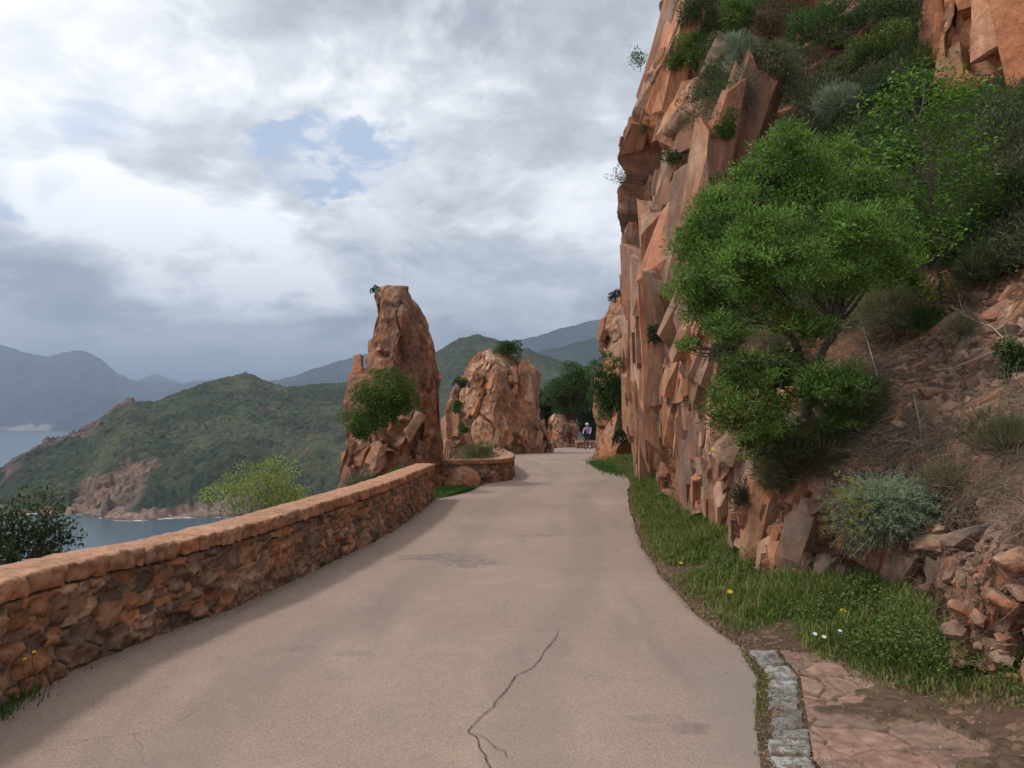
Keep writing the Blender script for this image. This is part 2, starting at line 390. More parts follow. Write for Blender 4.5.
def soil_mat():
    m, t, b, o = new_mat('soil'); p = t.pos(); n = t.noise(p, 2.2, 8, .65); f = t.noise(p, 28, 7, .7); v = t.voro(p, 22, 'F1', 'Color')
    c = t.mix(t.mr(n, .3, .7), (.10, .055, .034), (.19, .115, .072)); s_ = t.n('ShaderNodeSeparateColor'); t.put(s_.inputs[0], v)
    c = t.mix(t.mr(s_.outputs[0], .7, .9, 0, .8), c, (.36, .215, .145)); c = t.mix(t.mr(f, .35, .65, .6, 0), c, (.065, .042, .03))
    c = t.mix(1., c, t.attr('Col'), 'MULTIPLY')
    t.put(b.inputs['Base Color'], c); t.put(b.inputs['Normal'], t.bump(t.m('ADD', f, t.m('MULTIPLY', s_.outputs[0], .5)), .8, .04)); return m
M_SOIL = soil_mat()

# ------------------------------------------------------------------ sea and far land
SEA = -80.0
def make_sea():
    m, t, b, o = new_mat('sea_water'); p = t.pos()
    w = t.noise(t.scalev(p, (.05, .11, 0.)), 1., 8, .62); w2 = t.noise(t.scalev(p, (.25, .5, 0.)), 1., 5, .6); big = t.noise(t.scalev(p, (.0016, .004, 0.)), 1., 4, .5)
    foam = t.attr('foam', 'Fac')
    c = t.mix(t.mr(big, .35, .65), (.022, .070, .105), (.040, .100, .135))
    c = t.mix(t.mr(w, .62, .72, 0, .25), c, (.25, .33, .38))
    fm = t.mr(t.m('ADD', foam, t.m('MULTIPLY', t.m('SUBTRACT', w, .5), 1.9)), .62, .85, 0, 1)
    c = t.mix(fm, c, (.80, .82, .83))
    t.put(b.inputs['Base Color'], c); b.inputs['Roughness'].default_value = .22; b.inputs['Specular IOR Level'].default_value = .5
    t.put(b.inputs['Normal'], t.bump(t.m('ADD', w, t.m('MULTIPLY', w2, .4)), .5, 1.2))
    return m
HL = np.array([  # headland: px, coast py, ridge py, ridge depth
    [-260, 500, 452, 900], [-140, 500, 448, 900], [-60, 503, 470, 850], [0, 506, 472, 850], [20, 512, 454, 860], [37, 513, 444, 880], [60, 513, 439, 900], [83, 514, 433, 930], [100, 516, 420, 960], [115, 518, 411, 970], [130, 519, 403, 990], [153, 519, 404, 1010],
    [175, 518, 397, 1040], [196, 518, 390, 1070], [226, 517, 379, 1130], [246, 516, 376, 1150], [266, 516, 383, 1170], [289, 516, 388, 1200], [340, 515, 386, 1300], [400, 514, 380, 1500],
    [436, 513, 357, 1700], [461, 512, 342, 1750], [492, 511, 341, 1800], [520, 510, 350, 1800], [551, 510, 361, 1850], [600, 509, 372, 1900], [700, 508, 380, 1900], [900, 505, 360, 1900], [1200, 505, 360, 1900]])
def cr1(xs, ys, x):
    """smooth (monotone-ish Catmull) interpolation"""
    xs = np.asarray(xs, float); ys = np.asarray(ys, float)
    m_ = np.gradient(ys, xs); i = np.clip(np.searchsorted(xs, x, 'right') - 1, 0, len(xs) - 2)
    h_ = xs[i + 1] - xs[i]; t_ = np.clip((x - xs[i]) / h_, 0, 1)
    return (2 * t_ ** 3 - 3 * t_ ** 2 + 1) * ys[i] + (t_ ** 3 - 2 * t_ ** 2 + t_) * h_ * m_[i] + (-2 * t_ ** 3 + 3 * t_ ** 2) * ys[i + 1] + (t_ ** 3 - t_ ** 2) * h_ * m_[i + 1]
pxs = np.arange(-250, 1190, 1.1)
cpy = cr1(HL[:, 0], HL[:, 1], pxs) + 2.2 * fbm(np.stack([pxs / 22, pxs * 0, pxs * 0], -1), 4, 3)
rpy = cr1(HL[:, 0], HL[:, 2], pxs); rd = cr1(HL[:, 0], HL[:, 3], pxs)
dc = (CAM_Z - SEA) * FPX / (cpy - 424.0); zr = CAM_Z + (424.0 - rpy) / FPX * rd
dirx = (pxs - 512) / FPX
T = np.concatenate([np.linspace(-.06, 1, 250), np.linspace(1.02, 2.2, 24)])
def make_headland():
    t_ = T[:, None]; d = dc[None] + (rd - dc)[None] * t_
    hrise = np.clip(t_, 0, 1); prof = .30 * smooth01(hrise, 0, .16) + .70 * (1 - (1 - smooth01(hrise, .05, 1.15)) ** 1.35) / (1 - (1 - smooth01(np.array(1.), .05, 1.15)) ** 1.35)
    prof = np.clip(prof, 0, 1)
    z = SEA + (zr - SEA)[None] * prof
    back = np.clip((t_ - 1) / 1.2, 0, 1)
    z = np.where(t_ > 1, (zr[None] - (zr - SEA)[None] * back * .9), z); z = np.where(t_ < 0, SEA + t_ * 60, z)
    X = dirx[None] * d; Y = d
    p = np.stack([X, Y, X * 0], -1)
    ridge = 1 - np.abs(fbm(p / 170 + 3, 4, 11)); gully = (ridge - .75) * 46
    env = smooth01(t_, 0, .25) * (1 - .75 * smooth01(t_, .72, 1.0))
    z = z + gully * env + fbm(p / 38, 4, 21) * 5.0 * smooth01(t_, 0, .1)
    # rock masks
    pxg = np.broadcast_to(pxs[None], z.shape); tg = np.broadcast_to(t_, z.shape)
    def bl(cx, ct, rx, rt): return np.exp(-((pxg - cx) / rx) ** 2 - ((tg - ct) / rt) ** 2)
    nz = fbm(p / 26, 5, 31); nz2 = fbm(p / 9, 3, 35)
    rock = np.maximum.reduce([bl(120, .16, 36, .16) * 1.1, bl(90, .13, 22, .12) * .9, bl(150, .25, 22, .1) * .6, bl(60, 1., 70, .22) * .8, bl(130, 1., 45, .15) * .8, bl(10, .9, 50, .3) * .5, bl(246, 1., 30, .03) * .6, bl(270, .55, 20, .05) * .7, bl(196, .9, 25, .1) * .4])
    strip = smooth01(.055 + .03 * nz - tg, 0, .02)
    rock = np.maximum(smooth01(rock + nz * .42 + nz2 * .14, .46, .62), strip)
    rock = np.maximum(rock, smooth01(nz + .5 * nz2, .50, .60) * .55)
    f, rnd, ck = facet(np.stack([X, Y, z], -1), (24, 24, 40), 5., .6, 77)
    f2, rnd2, ck2 = facet(np.stack([X, Y, z], -1), (8, 8, 11), 2., .6, 78)
    z = z + rock * (f + f2) * smooth01(tg, -.01, .05)
    _, _, rb, vb = voro(np.stack([X, Y, X * 0], -1) / 8., 91); bush = np.clip(1 - np.linalg.norm(vb[..., :2], axis=-1) * 1.5, 0, 1) * (1 - rock)
    z = z + bush * 3.2 * (rb[..., 0] * .7 + .4) * smooth01(tg, .02, .06)
    g = lerp(np.array([.028, .039, .024]), np.array([.060, .070, .038]), (rb[..., 1] ** 1.5)[..., None]); g = g * (1 + .35 * fbm(p / 60, 3, 44)[..., None])
    g = lerp(g, np.array([.10, .095, .05]), (smooth01(fbm(p / 45 + 9, 4, 52), .1, .5) * .5)[..., None])
    rc = lerp(np.array([.19, .115, .08]), np.array([.11, .085, .07]), rnd[..., :1]); rc = rc * (.8 + .5 * rnd2[..., :1]) * (1 - .5 * ck2[..., None])
    rc = lerp(rc, np.array([.13, .095, .085]), (smooth01(tg, .5, .8) * .55)[..., None])
    rc = np.where((tg < .075)[..., None], lerp(rc, np.array([.34, .22, .165]), .5), rc)
    c = lerp(g, rc, rock[..., None]); c = np.where((tg < .012)[..., None], c * .45, c)
    V = np.stack([X, Y, z], -1)
    o = mesh_np('headland', V, gridF(*z.shape), M_FAR, col=c); structure(o, 'scrub covered green headland with red rock cliffs above the bay', 'headland')
make_headland()
def make_seaobj():
    # radial sheet: fine near the coast for the surf, reaching past the horizon
    px_ = np.concatenate([np.arange(-2600, -260, 60), np.arange(-250, 700, 2.), np.arange(700, 3400, 60)])
    dd = np.concatenate([np.geomspace(20, 400, 12), np.arange(410, 900, 2.2), np.geomspace(905, 80000, 90)])
    dcc = np.interp(px_, pxs, dc)
    X = (px_[None] - 512) / FPX * dd[:, None]; Y = np.broadcast_to(dd[:, None], X.shape); Z = np.full(X.shape, SEA)
    rel = dcc[None] - Y; wob = fbm(np.stack([X / 30, Y / 30, X * 0], -1), 3, 9)
    foam = np.clip(1 - rel / (11 + 9 * wob), 0, 1) * (rel > -8) * (.75 + .45 * fbm(np.stack([X / 55, Y / 90, X * 0], -1), 2, 19))
    o = mesh_np('sea', np.stack([X, Y, Z], -1), gridF(*X.shape), make_sea(), attrs={'foam': foam}); structure(o, 'calm blue grey sea of the bay with white surf along the rocks', 'sea')
make_seaobj()
def mountains(name, label, pts, depth, base_py, rough, col, seed, foot=None, thick=.12):
    pts = np.array(pts, float); x = np.arange(pts[0, 0], pts[-1, 0], 1.0 if depth > 3000 else .8)
    top = np.interp(x, pts[:, 0], pts[:, 1]); top = top + rough * fbm(np.stack([x / 14, x * 0, x * 0], -1), 5, seed) + rough * .6 * np.abs(fbm(np.stack([x / 4, x * 0, x * 0], -1), 3, seed + 1))
    d0 = depth * (1 - thick); t_ = np.concatenate([np.linspace(0, 1, 70), np.linspace(1.03, 2, 12)])[:, None]
    zt = CAM_Z + (424 - top) / FPX * depth; zb = SEA - 5.
    d = d0 + (depth - d0) * t_
    z = np.where(t_ <= 1, zb + (zt - zb)[None] * np.clip(t_, 0, 1) ** .8, zt[None] - (zt - zb)[None] * (t_ - 1))
    X = (x[None] - 512) / FPX * d; p = np.stack([X, d + X * 0, X * 0], -1)
    sc = depth * .07
    z = z + (.7 - np.abs(fbm(p / sc, 5, seed + 5)) * 2) * depth * .020 * np.clip(t_ * 5, 0, 1) * (1 - smooth01(t_, .6, 1)) 
    c = np.array(col) * (1 + .5 * fbm(p / (sc * .6), 4, seed + 9)[..., None])
    if foot is not None:
        fm = smooth01(foot[2] - t_ + .08 * fbm(p / (sc * .12), 4, seed + 2), 0, .03) * (smooth01(x, foot[0], foot[0] + 15) * (1 - smooth01(x, foot[1] - 14, foot[1])))[None]
        fm = fm * smooth01(fbm(p / (sc * .12), 3, seed + 3), -.4, .0)
        c = lerp(c, np.array([.36, .29, .26]), fm[..., None]); 
    o = mesh_np(name, np.stack([X, d + X * 0, z], -1), gridF(*z.shape), M_MOUNT, col=c); structure(o, label, 'mountain')
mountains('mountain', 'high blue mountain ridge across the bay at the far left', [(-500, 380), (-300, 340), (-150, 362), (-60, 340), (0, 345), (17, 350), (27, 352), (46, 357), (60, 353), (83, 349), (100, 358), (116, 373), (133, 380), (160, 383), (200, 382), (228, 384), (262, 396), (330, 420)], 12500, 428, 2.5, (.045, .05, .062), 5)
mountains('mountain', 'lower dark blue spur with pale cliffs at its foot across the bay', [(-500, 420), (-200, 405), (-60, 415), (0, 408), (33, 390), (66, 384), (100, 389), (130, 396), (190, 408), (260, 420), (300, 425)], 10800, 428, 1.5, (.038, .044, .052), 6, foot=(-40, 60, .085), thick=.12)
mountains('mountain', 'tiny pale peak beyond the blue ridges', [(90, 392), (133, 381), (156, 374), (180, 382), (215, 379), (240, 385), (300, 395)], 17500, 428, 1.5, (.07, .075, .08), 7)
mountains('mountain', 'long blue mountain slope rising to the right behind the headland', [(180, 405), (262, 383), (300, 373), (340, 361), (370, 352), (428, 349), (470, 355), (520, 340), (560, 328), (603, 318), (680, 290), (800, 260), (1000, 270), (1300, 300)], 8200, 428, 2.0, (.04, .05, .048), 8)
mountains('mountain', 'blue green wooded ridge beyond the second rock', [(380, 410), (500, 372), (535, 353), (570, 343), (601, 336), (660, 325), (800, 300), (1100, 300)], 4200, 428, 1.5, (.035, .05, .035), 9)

# ------------------------------------------------------------------ near ground, road, verge
LY = np.array([[-10, -3.4], [0, -3.15], [4.5, -3.0], [5.23, -3.03], [6.17, -2.79], [7.06, -2.50], [9.55, -2.18], [13.5, -1.83], [16.9, -1.74], [19, -1.10], [21.3, -.75], [22.2, -.35], [23.2, -.02], [25.4, .07], [31, -.30], [38, -1.2], [44, -1.2], [47, -.1], [50, 1.5], [53, 3.0], [55, 4.2]])
RY = np.array([[-10, 1.0], [0, 1.05], [3.7, 1.23], [4.4, 1.42], [5.05, 1.65], [5.7, 1.72], [6.1, 1.66], [6.9, 1.60], [8.4, 1.62], [10.5, 1.75], [14.8, 2.24], [19.25, 2.87], [21.9, 3.36], [25.4, 3.7], [28.9, 3.78], [32, 3.45], [33.6, 3.5], [35.5, 4.8], [37.5, 9], [39, 16], [55, 16]])
def Lx(y): return np.interp(y, LY[:, 0], LY[:, 1])
def Rx(y): return np.interp(y, RY[:, 0], RY[:, 1])
def make_ground():
    xs = np.concatenate([-np.geomspace(420, 6, 60), np.linspace(-5.5, 4, 30), np.linspace(4.5, 40, 20)]); ys = np.concatenate([np.linspace(-60, -2, 16), np.linspace(0, 60, 61), np.geomspace(62, 560, 40)])
    X, Y = np.meshgrid(xs, ys)
    off = np.maximum(0, (Lx(np.clip(Y, -10, 55)) - .55) - X) ; fy = np.maximum(0, Y - 57) * .8
    d = np.maximum(off, fy)
    z = -.05 - d * .75 - .6 * smooth01(d, 0, .8)
    z = z + fbm(np.stack([X / 9, Y / 9, X * 0], -1), 4, 71) * np.clip(d * .12, 0, 3)
    z = np.maximum(z, SEA - 6)
    c = np.ones(z.shape + (3,)) * np.array([.55, .75, .45])
    o = mesh_np('ground', np.stack([X, Y, z], -1), gridF(*X.shape), M_SOIL, col=c); structure(o, 'ground falling away to the sea beyond the parapet wall', 'ground')
make_ground()
def make_road():
    ys = np.concatenate([np.arange(-10, 20, .12), np.arange(20, 55.01, .3)]); u = np.linspace(0, 1, 50)
    L, Rr = Lx(ys), Rx(ys)
    rag = .035 * fbm(np.stack([ys * 2.2, ys * 0, ys * 0], -1), 4, 3)
    Rr = Rr + rag * (ys < 34)
    X = L[:, None] + (Rr - L)[:, None] * u[None]; Y = np.broadcast_to(ys[:, None], X.shape)
    Z = .0 + .02 * fbm(np.stack([X, Y, X * 0], -1) / 1.7, 3, 13) * np.sin(u * math.pi)[None]
    edge = (X - L[:, None]); edge = np.where(Y > 17, 1., edge); w = X - L[:, None]
    track = np.maximum(np.exp(-((w - 1.35) / .35) ** 2), np.exp(-((w - 3.1) / .35) ** 2))
    o = mesh_np('road', np.stack([X, Y, Z], -1), gridF(*X.shape), M_ROAD, attrs={'edge': edge, 'track': track})
    structure(o, 'narrow pinkish worn asphalt road curving right between the rocks', 'road')
    # the crack: thin ragged dark strip just above the asphalt
    main = [(560, 629), (556, 637), (545, 650), (540, 660), (530, 668), (515, 676), (508, 688), (500, 697), (493, 706), (484, 715), (472, 725), (469, 731), (476, 739), (480, 747), (486, 757), (489, 768), (494, 785)]
    br = [(472, 733), (480, 736), (488, 740), (496, 748), (503, 752), (507, 758)]
    br2 = [(500, 697), (503, 699)]
    Vs, Fs, off = [], [], 0
    for pts, w0 in ((main, .0065), (br, .004), (br2, .003)):
        g = np.array([G(*p) for p in pts]); n = len(g) * 7
        s_ = np.linspace(0, len(g) - 1, n); q_ = np.stack([np.interp(s_, range(len(g)), g[:, k]) for k in range(3)], -1)
        q_[:, 0] += .018 * fbm(np.stack([s_ * 1.6, s_ * 0, s_ * 0], -1), 4, 5); q_[:, 2] = .012
        tn = np.gradient(q_, axis=0); pr = np.stack([-tn[:, 1], tn[:, 0], tn[:, 0] * 0], -1); pr /= np.linalg.norm(pr, axis=1, keepdims=True)
        w = w0 * (.55 + .8 * np.abs(fbm(np.stack([s_ * 2.3, s_ * 0 + 3, s_ * 0], -1), 3, 8))) * np.clip(np.minimum(s_, 2) / 2 + .3, 0, 1) * .6
        q_[:, 2] = .004 + .02 * fbm(q_ / 1.7 * [1, 1, 0], 3, 13) + .004
        V = np.concatenate([q_ - pr * w[:, None], q_ + pr * w[:, None]]); i = np.arange(n - 1)
        Vs.append(V); Fs.append(np.stack([i, i + 1, i + 1 + n, i + n], -1) + off); off += 2 * n
    mesh_np('crack', np.concatenate(Vs), np.concatenate(Fs), simple('crack_dark', (.055, .042, .035), .95), parent=o)
make_road()

# ------------------------------------------------------------------ the cliff and the hillside along the right of the road
#   at each forward distance y: foot, low, mid, high, rim, slope, slope, slope  as (x, z)
PR = [
    (-8, [(3.0, 0), (3.05, 0.5), (3.1, 0.8), (3.15, 1.0), (3.3, 1.2), (4.85, 2.4), (8.5, 5.6), (22.0, 16)]),
    (2.5, [(2.9, 0), (2.95, 0.5), (3.0, 0.8), (3.05, 1.0), (3.2, 1.15), (4.75, 2.3), (8.2, 5.6), (22.0, 17)]),
    (4.6, [(2.85, 0), (2.9, 0.4), (2.94, 0.7), (3.0, 0.95), (3.15, 1.1), (4.65, 2.2), (8.0, 5.6), (22.0, 18)]),
    (6.3, [(3.0, 0), (3.0, 0.35), (3.03, 0.6), (3.12, 0.85), (3.3, 1.0), (4.75, 2.1), (8.2, 5.8), (22.0, 19)]),
    (7.4, [(2.6, 0), (2.57, 0.45), (2.6, 0.85), (2.65, 1.15), (2.8, 1.35), (4.425, 2.35), (8.1, 5.9), (22.0, 20)]),
    (9.3, [(2.7, 0), (2.67, 0.6), (2.7, 1.1), (2.8, 1.6), (3.0, 1.9), (4.525, 3.1), (8.2, 6.9), (22.0, 21)]),
    (11.5, [(2.75, 0), (2.65, 0.9), (2.65, 1.9), (2.8, 2.9), (3.1, 3.6), (4.8, 4.7), (8.5, 7.5), (22.0, 19)]),
    (13.5, [(2.9, 0), (2.8, 1.4), (2.8, 2.9), (3.0, 4.4), (3.45, 5.6), (4.925, 6.5), (8.6, 9.0), (22.0, 21)]),
    (16, [(3.2, 0), (3.12, 1.9), (3.1, 3.8), (3.3, 5.8), (3.8, 7.6), (5.2, 8.6), (8.8, 11.6), (22, 24)]),
    (18.5, [(3.35, 0), (3.2, 2.2), (3.1, 4.6), (3.15, 7.0), (3.9, 9.6), (5.1, 10.6), (8.8, 13.4), (22, 25)]),
    (20.6, [(3.5, 0), (3.3, 2.2), (3.12, 5.0), (2.98, 7.9), (3.75, 10.2), (4.3, 12.6), (7.8, 15.5), (22, 26)]),
    (22.2, [(3.7, 0), (3.47, 2.3), (3.27, 5.2), (2.99, 8.2), (3.62, 9.6), (4.1, 12.0), (3.85, 14.2), (22, 27)]),
    (23.6, [(4.1, 0), (3.9, 2.3), (3.75, 5.2), (3.7, 8.2), (4.1, 10.0), (4.5, 12.2), (5.2, 15.), (22, 27)]),
    (26.5, [(4.7, 0), (4.8, 2.4), (4.9, 5.2), (5.2, 8.2), (5.8, 10.4), (6.6, 12.6), (9, 16), (22, 27)]),
    (31, [(6.5, 0), (7.0, 2.4), (7.4, 5.2), (7.9, 8.2), (8.6, 10.4), (9.6, 12.6), (13, 16), (24, 27)]),
    (38, [(15, 0), (15.4, 2.4), (15.8, 5.2), (16.4, 8.2), (17, 10.4), (18, 12.6), (21, 16), (30, 27)])]
def rock_color(p, n, rnd, seed=0, lichen=.5, streak=.6):
    salmon, tan, orange, pale = np.array([.42, .185, .105]), np.array([.41, .245, .150]), np.array([.46, .195, .075]), np.array([.50, .315, .215])
    a = rnd[..., :1]; b = rnd[..., 1:2]
    c = lerp(salmon, tan, smooth01(.4 * a + .3 + .6 * fbm(p / 1.7, 4, seed + 1)[..., None], .2, .9))
    c = lerp(c, orange, smooth01(.4 * b + .35 + .7 * fbm(p / 1.1 + 4, 4, seed + 2)[..., None], .55, 1.0) * .7)
    c = lerp(c, pale, smooth01(fbm(p / .8 + 9, 5, seed + 3), .15, .5)[..., None] * .55)
    gp = smooth01(rnd[..., 2:3], .68, .85); c = lerp(c, np.array([.47, .32, .235]), gp * .75); dp = smooth01(rnd[..., 2:3], .18, .08); c = lerp(c, np.array([.19, .115, .08]), dp * .7)
    st = smooth01(fbm(p * np.array([1.6, 1.6, .28]) + 2, 5, seed + 4), .06, .26) * streak
    c = lerp(c, np.array([.115, .075, .058]), st[..., None])
    up = smooth01(n[..., 2], .25, .8) * smooth01(fbm(p / .5 + 3, 4, seed + 6), -.2, .4) * lichen
    c = lerp(c, np.array([.26, .235, .20]), np.clip(up, 0, 1)[..., None])
    return c * np.array([.93, .86, .82])
def slab_protos(n, seed, cuts=5, sub=5):
    """angular joint blocks: a box with skewed corners and several flat chips, faces lightly roughened"""
    import bmesh
    rng = np.random.default_rng(seed); out_ = []
    for k in range(n):
        bm = bmesh.new(); bmesh.ops.create_cube(bm, size=2)
        for v in bm.verts: v.co += Vector(rng.uniform(-.28, .28, 3)); 
        for f in list(range(cuts)):
            d = Vector(rand_dirs(1, rng)[0]); d.z *= .8; d.normalize(); off = rng.uniform(.62, 1.0) * (abs(d.x) + abs(d.y) + abs(d.z)) * .78
            r_ = bmesh.ops.bisect_plane(bm, geom=bm.verts[:] + bm.edges[:] + bm.faces[:], plane_co=d * off, plane_no=d, clear_outer=True)
            eds = [e for e in r_['geom_cut'] if isinstance(e, bmesh.types.BMEdge)]
            if eds: bmesh.ops.edgenet_fill(bm, edges=eds)
        bmesh.ops.triangulate(bm, faces=bm.faces[:])
        for _ in range(sub):
            eds = [e for e in bm.edges if e.calc_length() > .30]
            if not eds: break
            bmesh.ops.subdivide_edges(bm, edges=eds, cuts=1); bmesh.ops.triangulate(bm, faces=[f for f in bm.faces if len(f.verts) > 3])
        bm.verts.index_update(); V = np.array([v.co[:] for v in bm.verts]); F = np.array([[v.index for v in f.verts] for f in bm.faces]); bm.free()
        V = V + .045 * np.stack([fbm(V * 2.2 + q_ * 9 + k, 4, seed + q_) for q_ in range(3)], -1)
        out_.append((V, F))
    return out_
def unit(v): return v / (np.linalg.norm(v, axis=-1, keepdims=True) + 1e-9)
def rand_dirs(n, rng): return unit(rng.normal(size=(n, 3)))
SLABS = None
def place_slabs(pts, nrm, size, rng, seed, lean, up=(0, 0, 1), jit=.12, out=.3, tintv=.34):
    """pts,nrm (n,3); size (n,3) full length along joint, width, depth; lean: the common joint direction"""
    global SLABS
    if SLABS is None: SLABS = slab_protos(26, 4242)
    Vs, Fs, Cs, off = [], [], [], 0
    for k in range(len(pts)):
        V, F = SLABS[rng.integers(0, len(SLABS))]; n = nrm[k]
        lf = np.array(lean) + .22 * np.array([fbm(pts[k][None] / 3 + 5 * q_, 2, seed + q_)[0] for q_ in range(3)]) + rng.normal(size=3) * jit
        a = lf - n * np.dot(lf, n) * .8; a = a / np.linalg.norm(a); n2 = n + rng.normal(size=3) * jit * 1.4; n2 = n2 - a * np.dot(a, n2); n2 /= np.linalg.norm(n2); b = np.cross(a, n2)
        L, W_, D = size[k] / 2
        sg = rng.choice([-1, 1], 3)
        Vw = (V[:, :1] * sg[0] * L) * a + (V[:, 1:2] * sg[1] * W_) * b + (V[:, 2:] * sg[2] * D) * n2 + pts[k] - n * D * (1 - out * 2 * rng.uniform(.1, 1))
        r4 = np.broadcast_to(rng.uniform(size=4), (len(V), 4)); nn = unit(Vw - pts[k] + n * D)
        c = rock_color(Vw, nn, r4, seed + 3, .45, .55) * (1 - tintv + 2 * tintv * rng.uniform())
        Vs.append(Vw); Fs.append(F + off); Cs.append(c); off += len(V)
    return np.concatenate(Vs), np.concatenate(Fs), np.concatenate(Cs)
def make_cliff():
    yk = np.array([a for a, _ in PR], float); K = np.array([b for _, b in PR], float)      # (n,8,2)
    ys = np.concatenate([np.linspace(-8, 2.5, 50)[:-1], np.arange(2.5, 9, .045), np.arange(9, 24, .034), np.linspace(24, 38, 70)])
    tk = np.array([0, .12, .24, .36, .46, .60, .80, 1.0]); nt = 560; tt = np.linspace(0, 1, nt) ** 1.0
    C = np.zeros((len(ys), 8, 2))
    for k in range(8):
        for c in range(2): C[:, k, c] = cr1(yk, K[:, k, c], ys)
    X = np.zeros((len(ys), nt)); Z = np.zeros_like(X)
    for j in range(len(ys)):
        X[j] = np.interp(tt, tk, C[j, :, 0]); Z[j] = np.interp(tt, tk, C[j, :, 1])
    Y = np.broadcast_to(ys[:, None], X.shape).copy()
    B = np.stack([X, Y, Z], -1); N = normals(B); N = np.where(N[..., :1] > 0, -N, N) if N[..., 0].mean() > 0 else N
    N[..., 2] = np.abs(N[..., 2]) * np.where(tt[None] > .46, 1, .3); N /= np.linalg.norm(N, axis=-1, keepdims=True)
    Tg = np.broadcast_to(tt[None], X.shape)
    wob = .035 * fbm(B / 1.3, 3, 200)
    # how rocky: the face, plus outcrops in the slope towards the big cliff
    big = smooth01(Y, 10.5, 15)
    rockm = 1 - smooth01(Tg + wob, .455 + .05 * big, .50 + .07 * big)
    rockm = np.maximum(rockm, smooth01(fbm(B / 2.2, 4, 210) + .1, .28, .42) * (Tg < .9) * .9 * smooth01(Y, 9, 12))
    rockm = np.maximum(rockm, smooth01(Y, 21.4, 22.4) * (Tg < .86))
    Bs = B + np.stack([X * 0, Z * .24 + .8 * fbm(B / 4.5, 2, 305), X * 0], -1)      # the joints lean
    near = 1 - smooth01(Y, 7.0, 9.5)
    h1, r1, k1 = facet(Bs, (6, 2.3, 6), .46, .9, 301, .5, .16, .06)
    h2, r2, k2 = facet(Bs + 3, (4, 1.0, 2.6), .18, 1., 311, .5, .22, .08)
    h3, r3, k3 = facet(Bs, (2, .42, .95), .060, 1., 321, .6, .25, .16)
    h4, r4, k4 = facet(Bs, (.6, .16, .45), .016, 1., 331, .4, .2, .35)
    h5, r5, k5 = facet(B, (.5, .26, .42), .05, .9, 336, .5)
    h6, r6, k6 = facet(B, (.11, .12, .09), .016, .9, 338, .5)
    soil_h = fbm(B / .9, 5, 401) * .14 + fbm(B / .22, 4, 402) * .04
    amp = lerp(.55, 1.0, big)
    bot = lerp(.55, 1., smooth01(Z, 0, 2.5)) * lerp(1, .7, smooth01(Z, 8.5, 11))
    s2, q2 = scallop(Bs, (4, 1.15, 2.7), .20, .8, 371, .12)
    s3, q3 = scallop(Bs + 7, (2, .40, .85), .062, .8, 381, .12)
    s4, q4 = scallop(B, (.5, .15, .22), .018, .7, 391, .1)
    _, _, kf = facet(Bs + 2, (6, 1.25, 7), .1, .5, 395, .0, .22, .15)
    fis = kf * smooth01(fbm(B / 1.9, 2, 396), -.25, .1)
    h2 = h2 * .45 + s2; h3 = h3 * .4 + s3; h4 = s4 - .36 * fis * smooth01(Z, 0, .5) * lerp(.5, 1, big)
    k2 = np.maximum(k2 * .5, fis); r2 = np.stack([q2, q3, q4, r2[..., 3]], -1); r3 = np.stack([q3, q3, q3, q3], -1)
    H = lerp(soil_h, (h1 * amp * bot - .34 * big + h2 * lerp(.8, 1.05, big) + h3 + h4 + (h5 + h6) * lerp(.12, 1., near) + fbm(B / np.array([.35, .35, 1.2]), 4, 340) * .03), rockm)
    H = H * smooth01(Y, -9, -6) * smooth01(Tg, -.02, .02)
    H = H - .3 * (1 - smooth01(Tg, 0, .01)) * 0
    V = B + N * H[..., None]
    n2 = normals(V); n2 = np.where((n2[..., :1] > 0), -n2, n2)
    c = rock_color(V, n2, r2, 500, .55, .55)
    c = c * (1 - .6 * np.clip(k2 + .6 * k3 + near * k5, 0, 1))[..., None] * (.88 + .24 * r3[..., :1]) * lerp(1, .75 + .5 * r5[..., :1], near[..., None])
    dk = smooth01(fbm(V * np.array([.6, .6, .3]) + 11, 4, 520), .05, .25)[..., None] * .75
    c = lerp(c, c * np.array([.55, .48, .46]), dk) * (.68 + .6 * q2[..., None])
    soilc = np.ones_like(c) * (1 + .35 * fbm(V / .5, 4, 530)[..., None])
    soilc = lerp(soilc, np.array([1.7, 1.25, 1.0]), smooth01(fbm(V / 1.1, 3, 540), 0, .4)[..., None] * .6)
    F = gridF(*X.shape)
    fr = rockm.reshape(-1)[F].mean(1) > .5
    # joint blocks standing out of the face
    rng = np.random.default_rng(31); SV, SF, SC, so2 = [], [], [], 0
    base_n = normals(B); base_n = np.where(base_n[..., :1] > 0, -base_n, base_n)
    def scatter(n, ylo, yhi, L, W_, D, out, seed, tmax=.56, pw=1.):
        nonlocal so2
        pj, pn, sz = [], [], []
        while len(pj) < n:
            yy = rng.uniform(ylo, yhi); j = int(np.searchsorted(ys, yy)); zt = rng.uniform(0, 1); i = int(zt ** pw * tmax * (nt - 1))
            if rockm[j, i] < .6 or (i > .5 * nt and yy < 12): 
                if rng.uniform() < .98: continue
            pj.append(V[j, i]); pn.append(base_n[j, i]); u_ = rng.uniform(.6, 1.4); sz.append([rng.uniform(*L) * u_, rng.uniform(*W_) * u_, rng.uniform(*D) * u_])
        a_, f_, c_ = place_slabs(np.array(pj), np.array(pn), np.array(sz), rng, seed, (-.12, -.28, 1.), out=out)
        SV.append(a_); SF.append(f_ + so2); SC.append(c_); so2 += len(a_)
    scatter(120, 14, 23, (1.8, 3.8), (.7, 1.4), (.5, .8), .10, 601)
    scatter(40, 10.5, 15, (1.0, 2.2), (.4, .9), (.4, .6), .10, 605)
    scatter(230, 10, 23, (.6, 1.6), (.25, .65), (.3, .5), .24, 611)
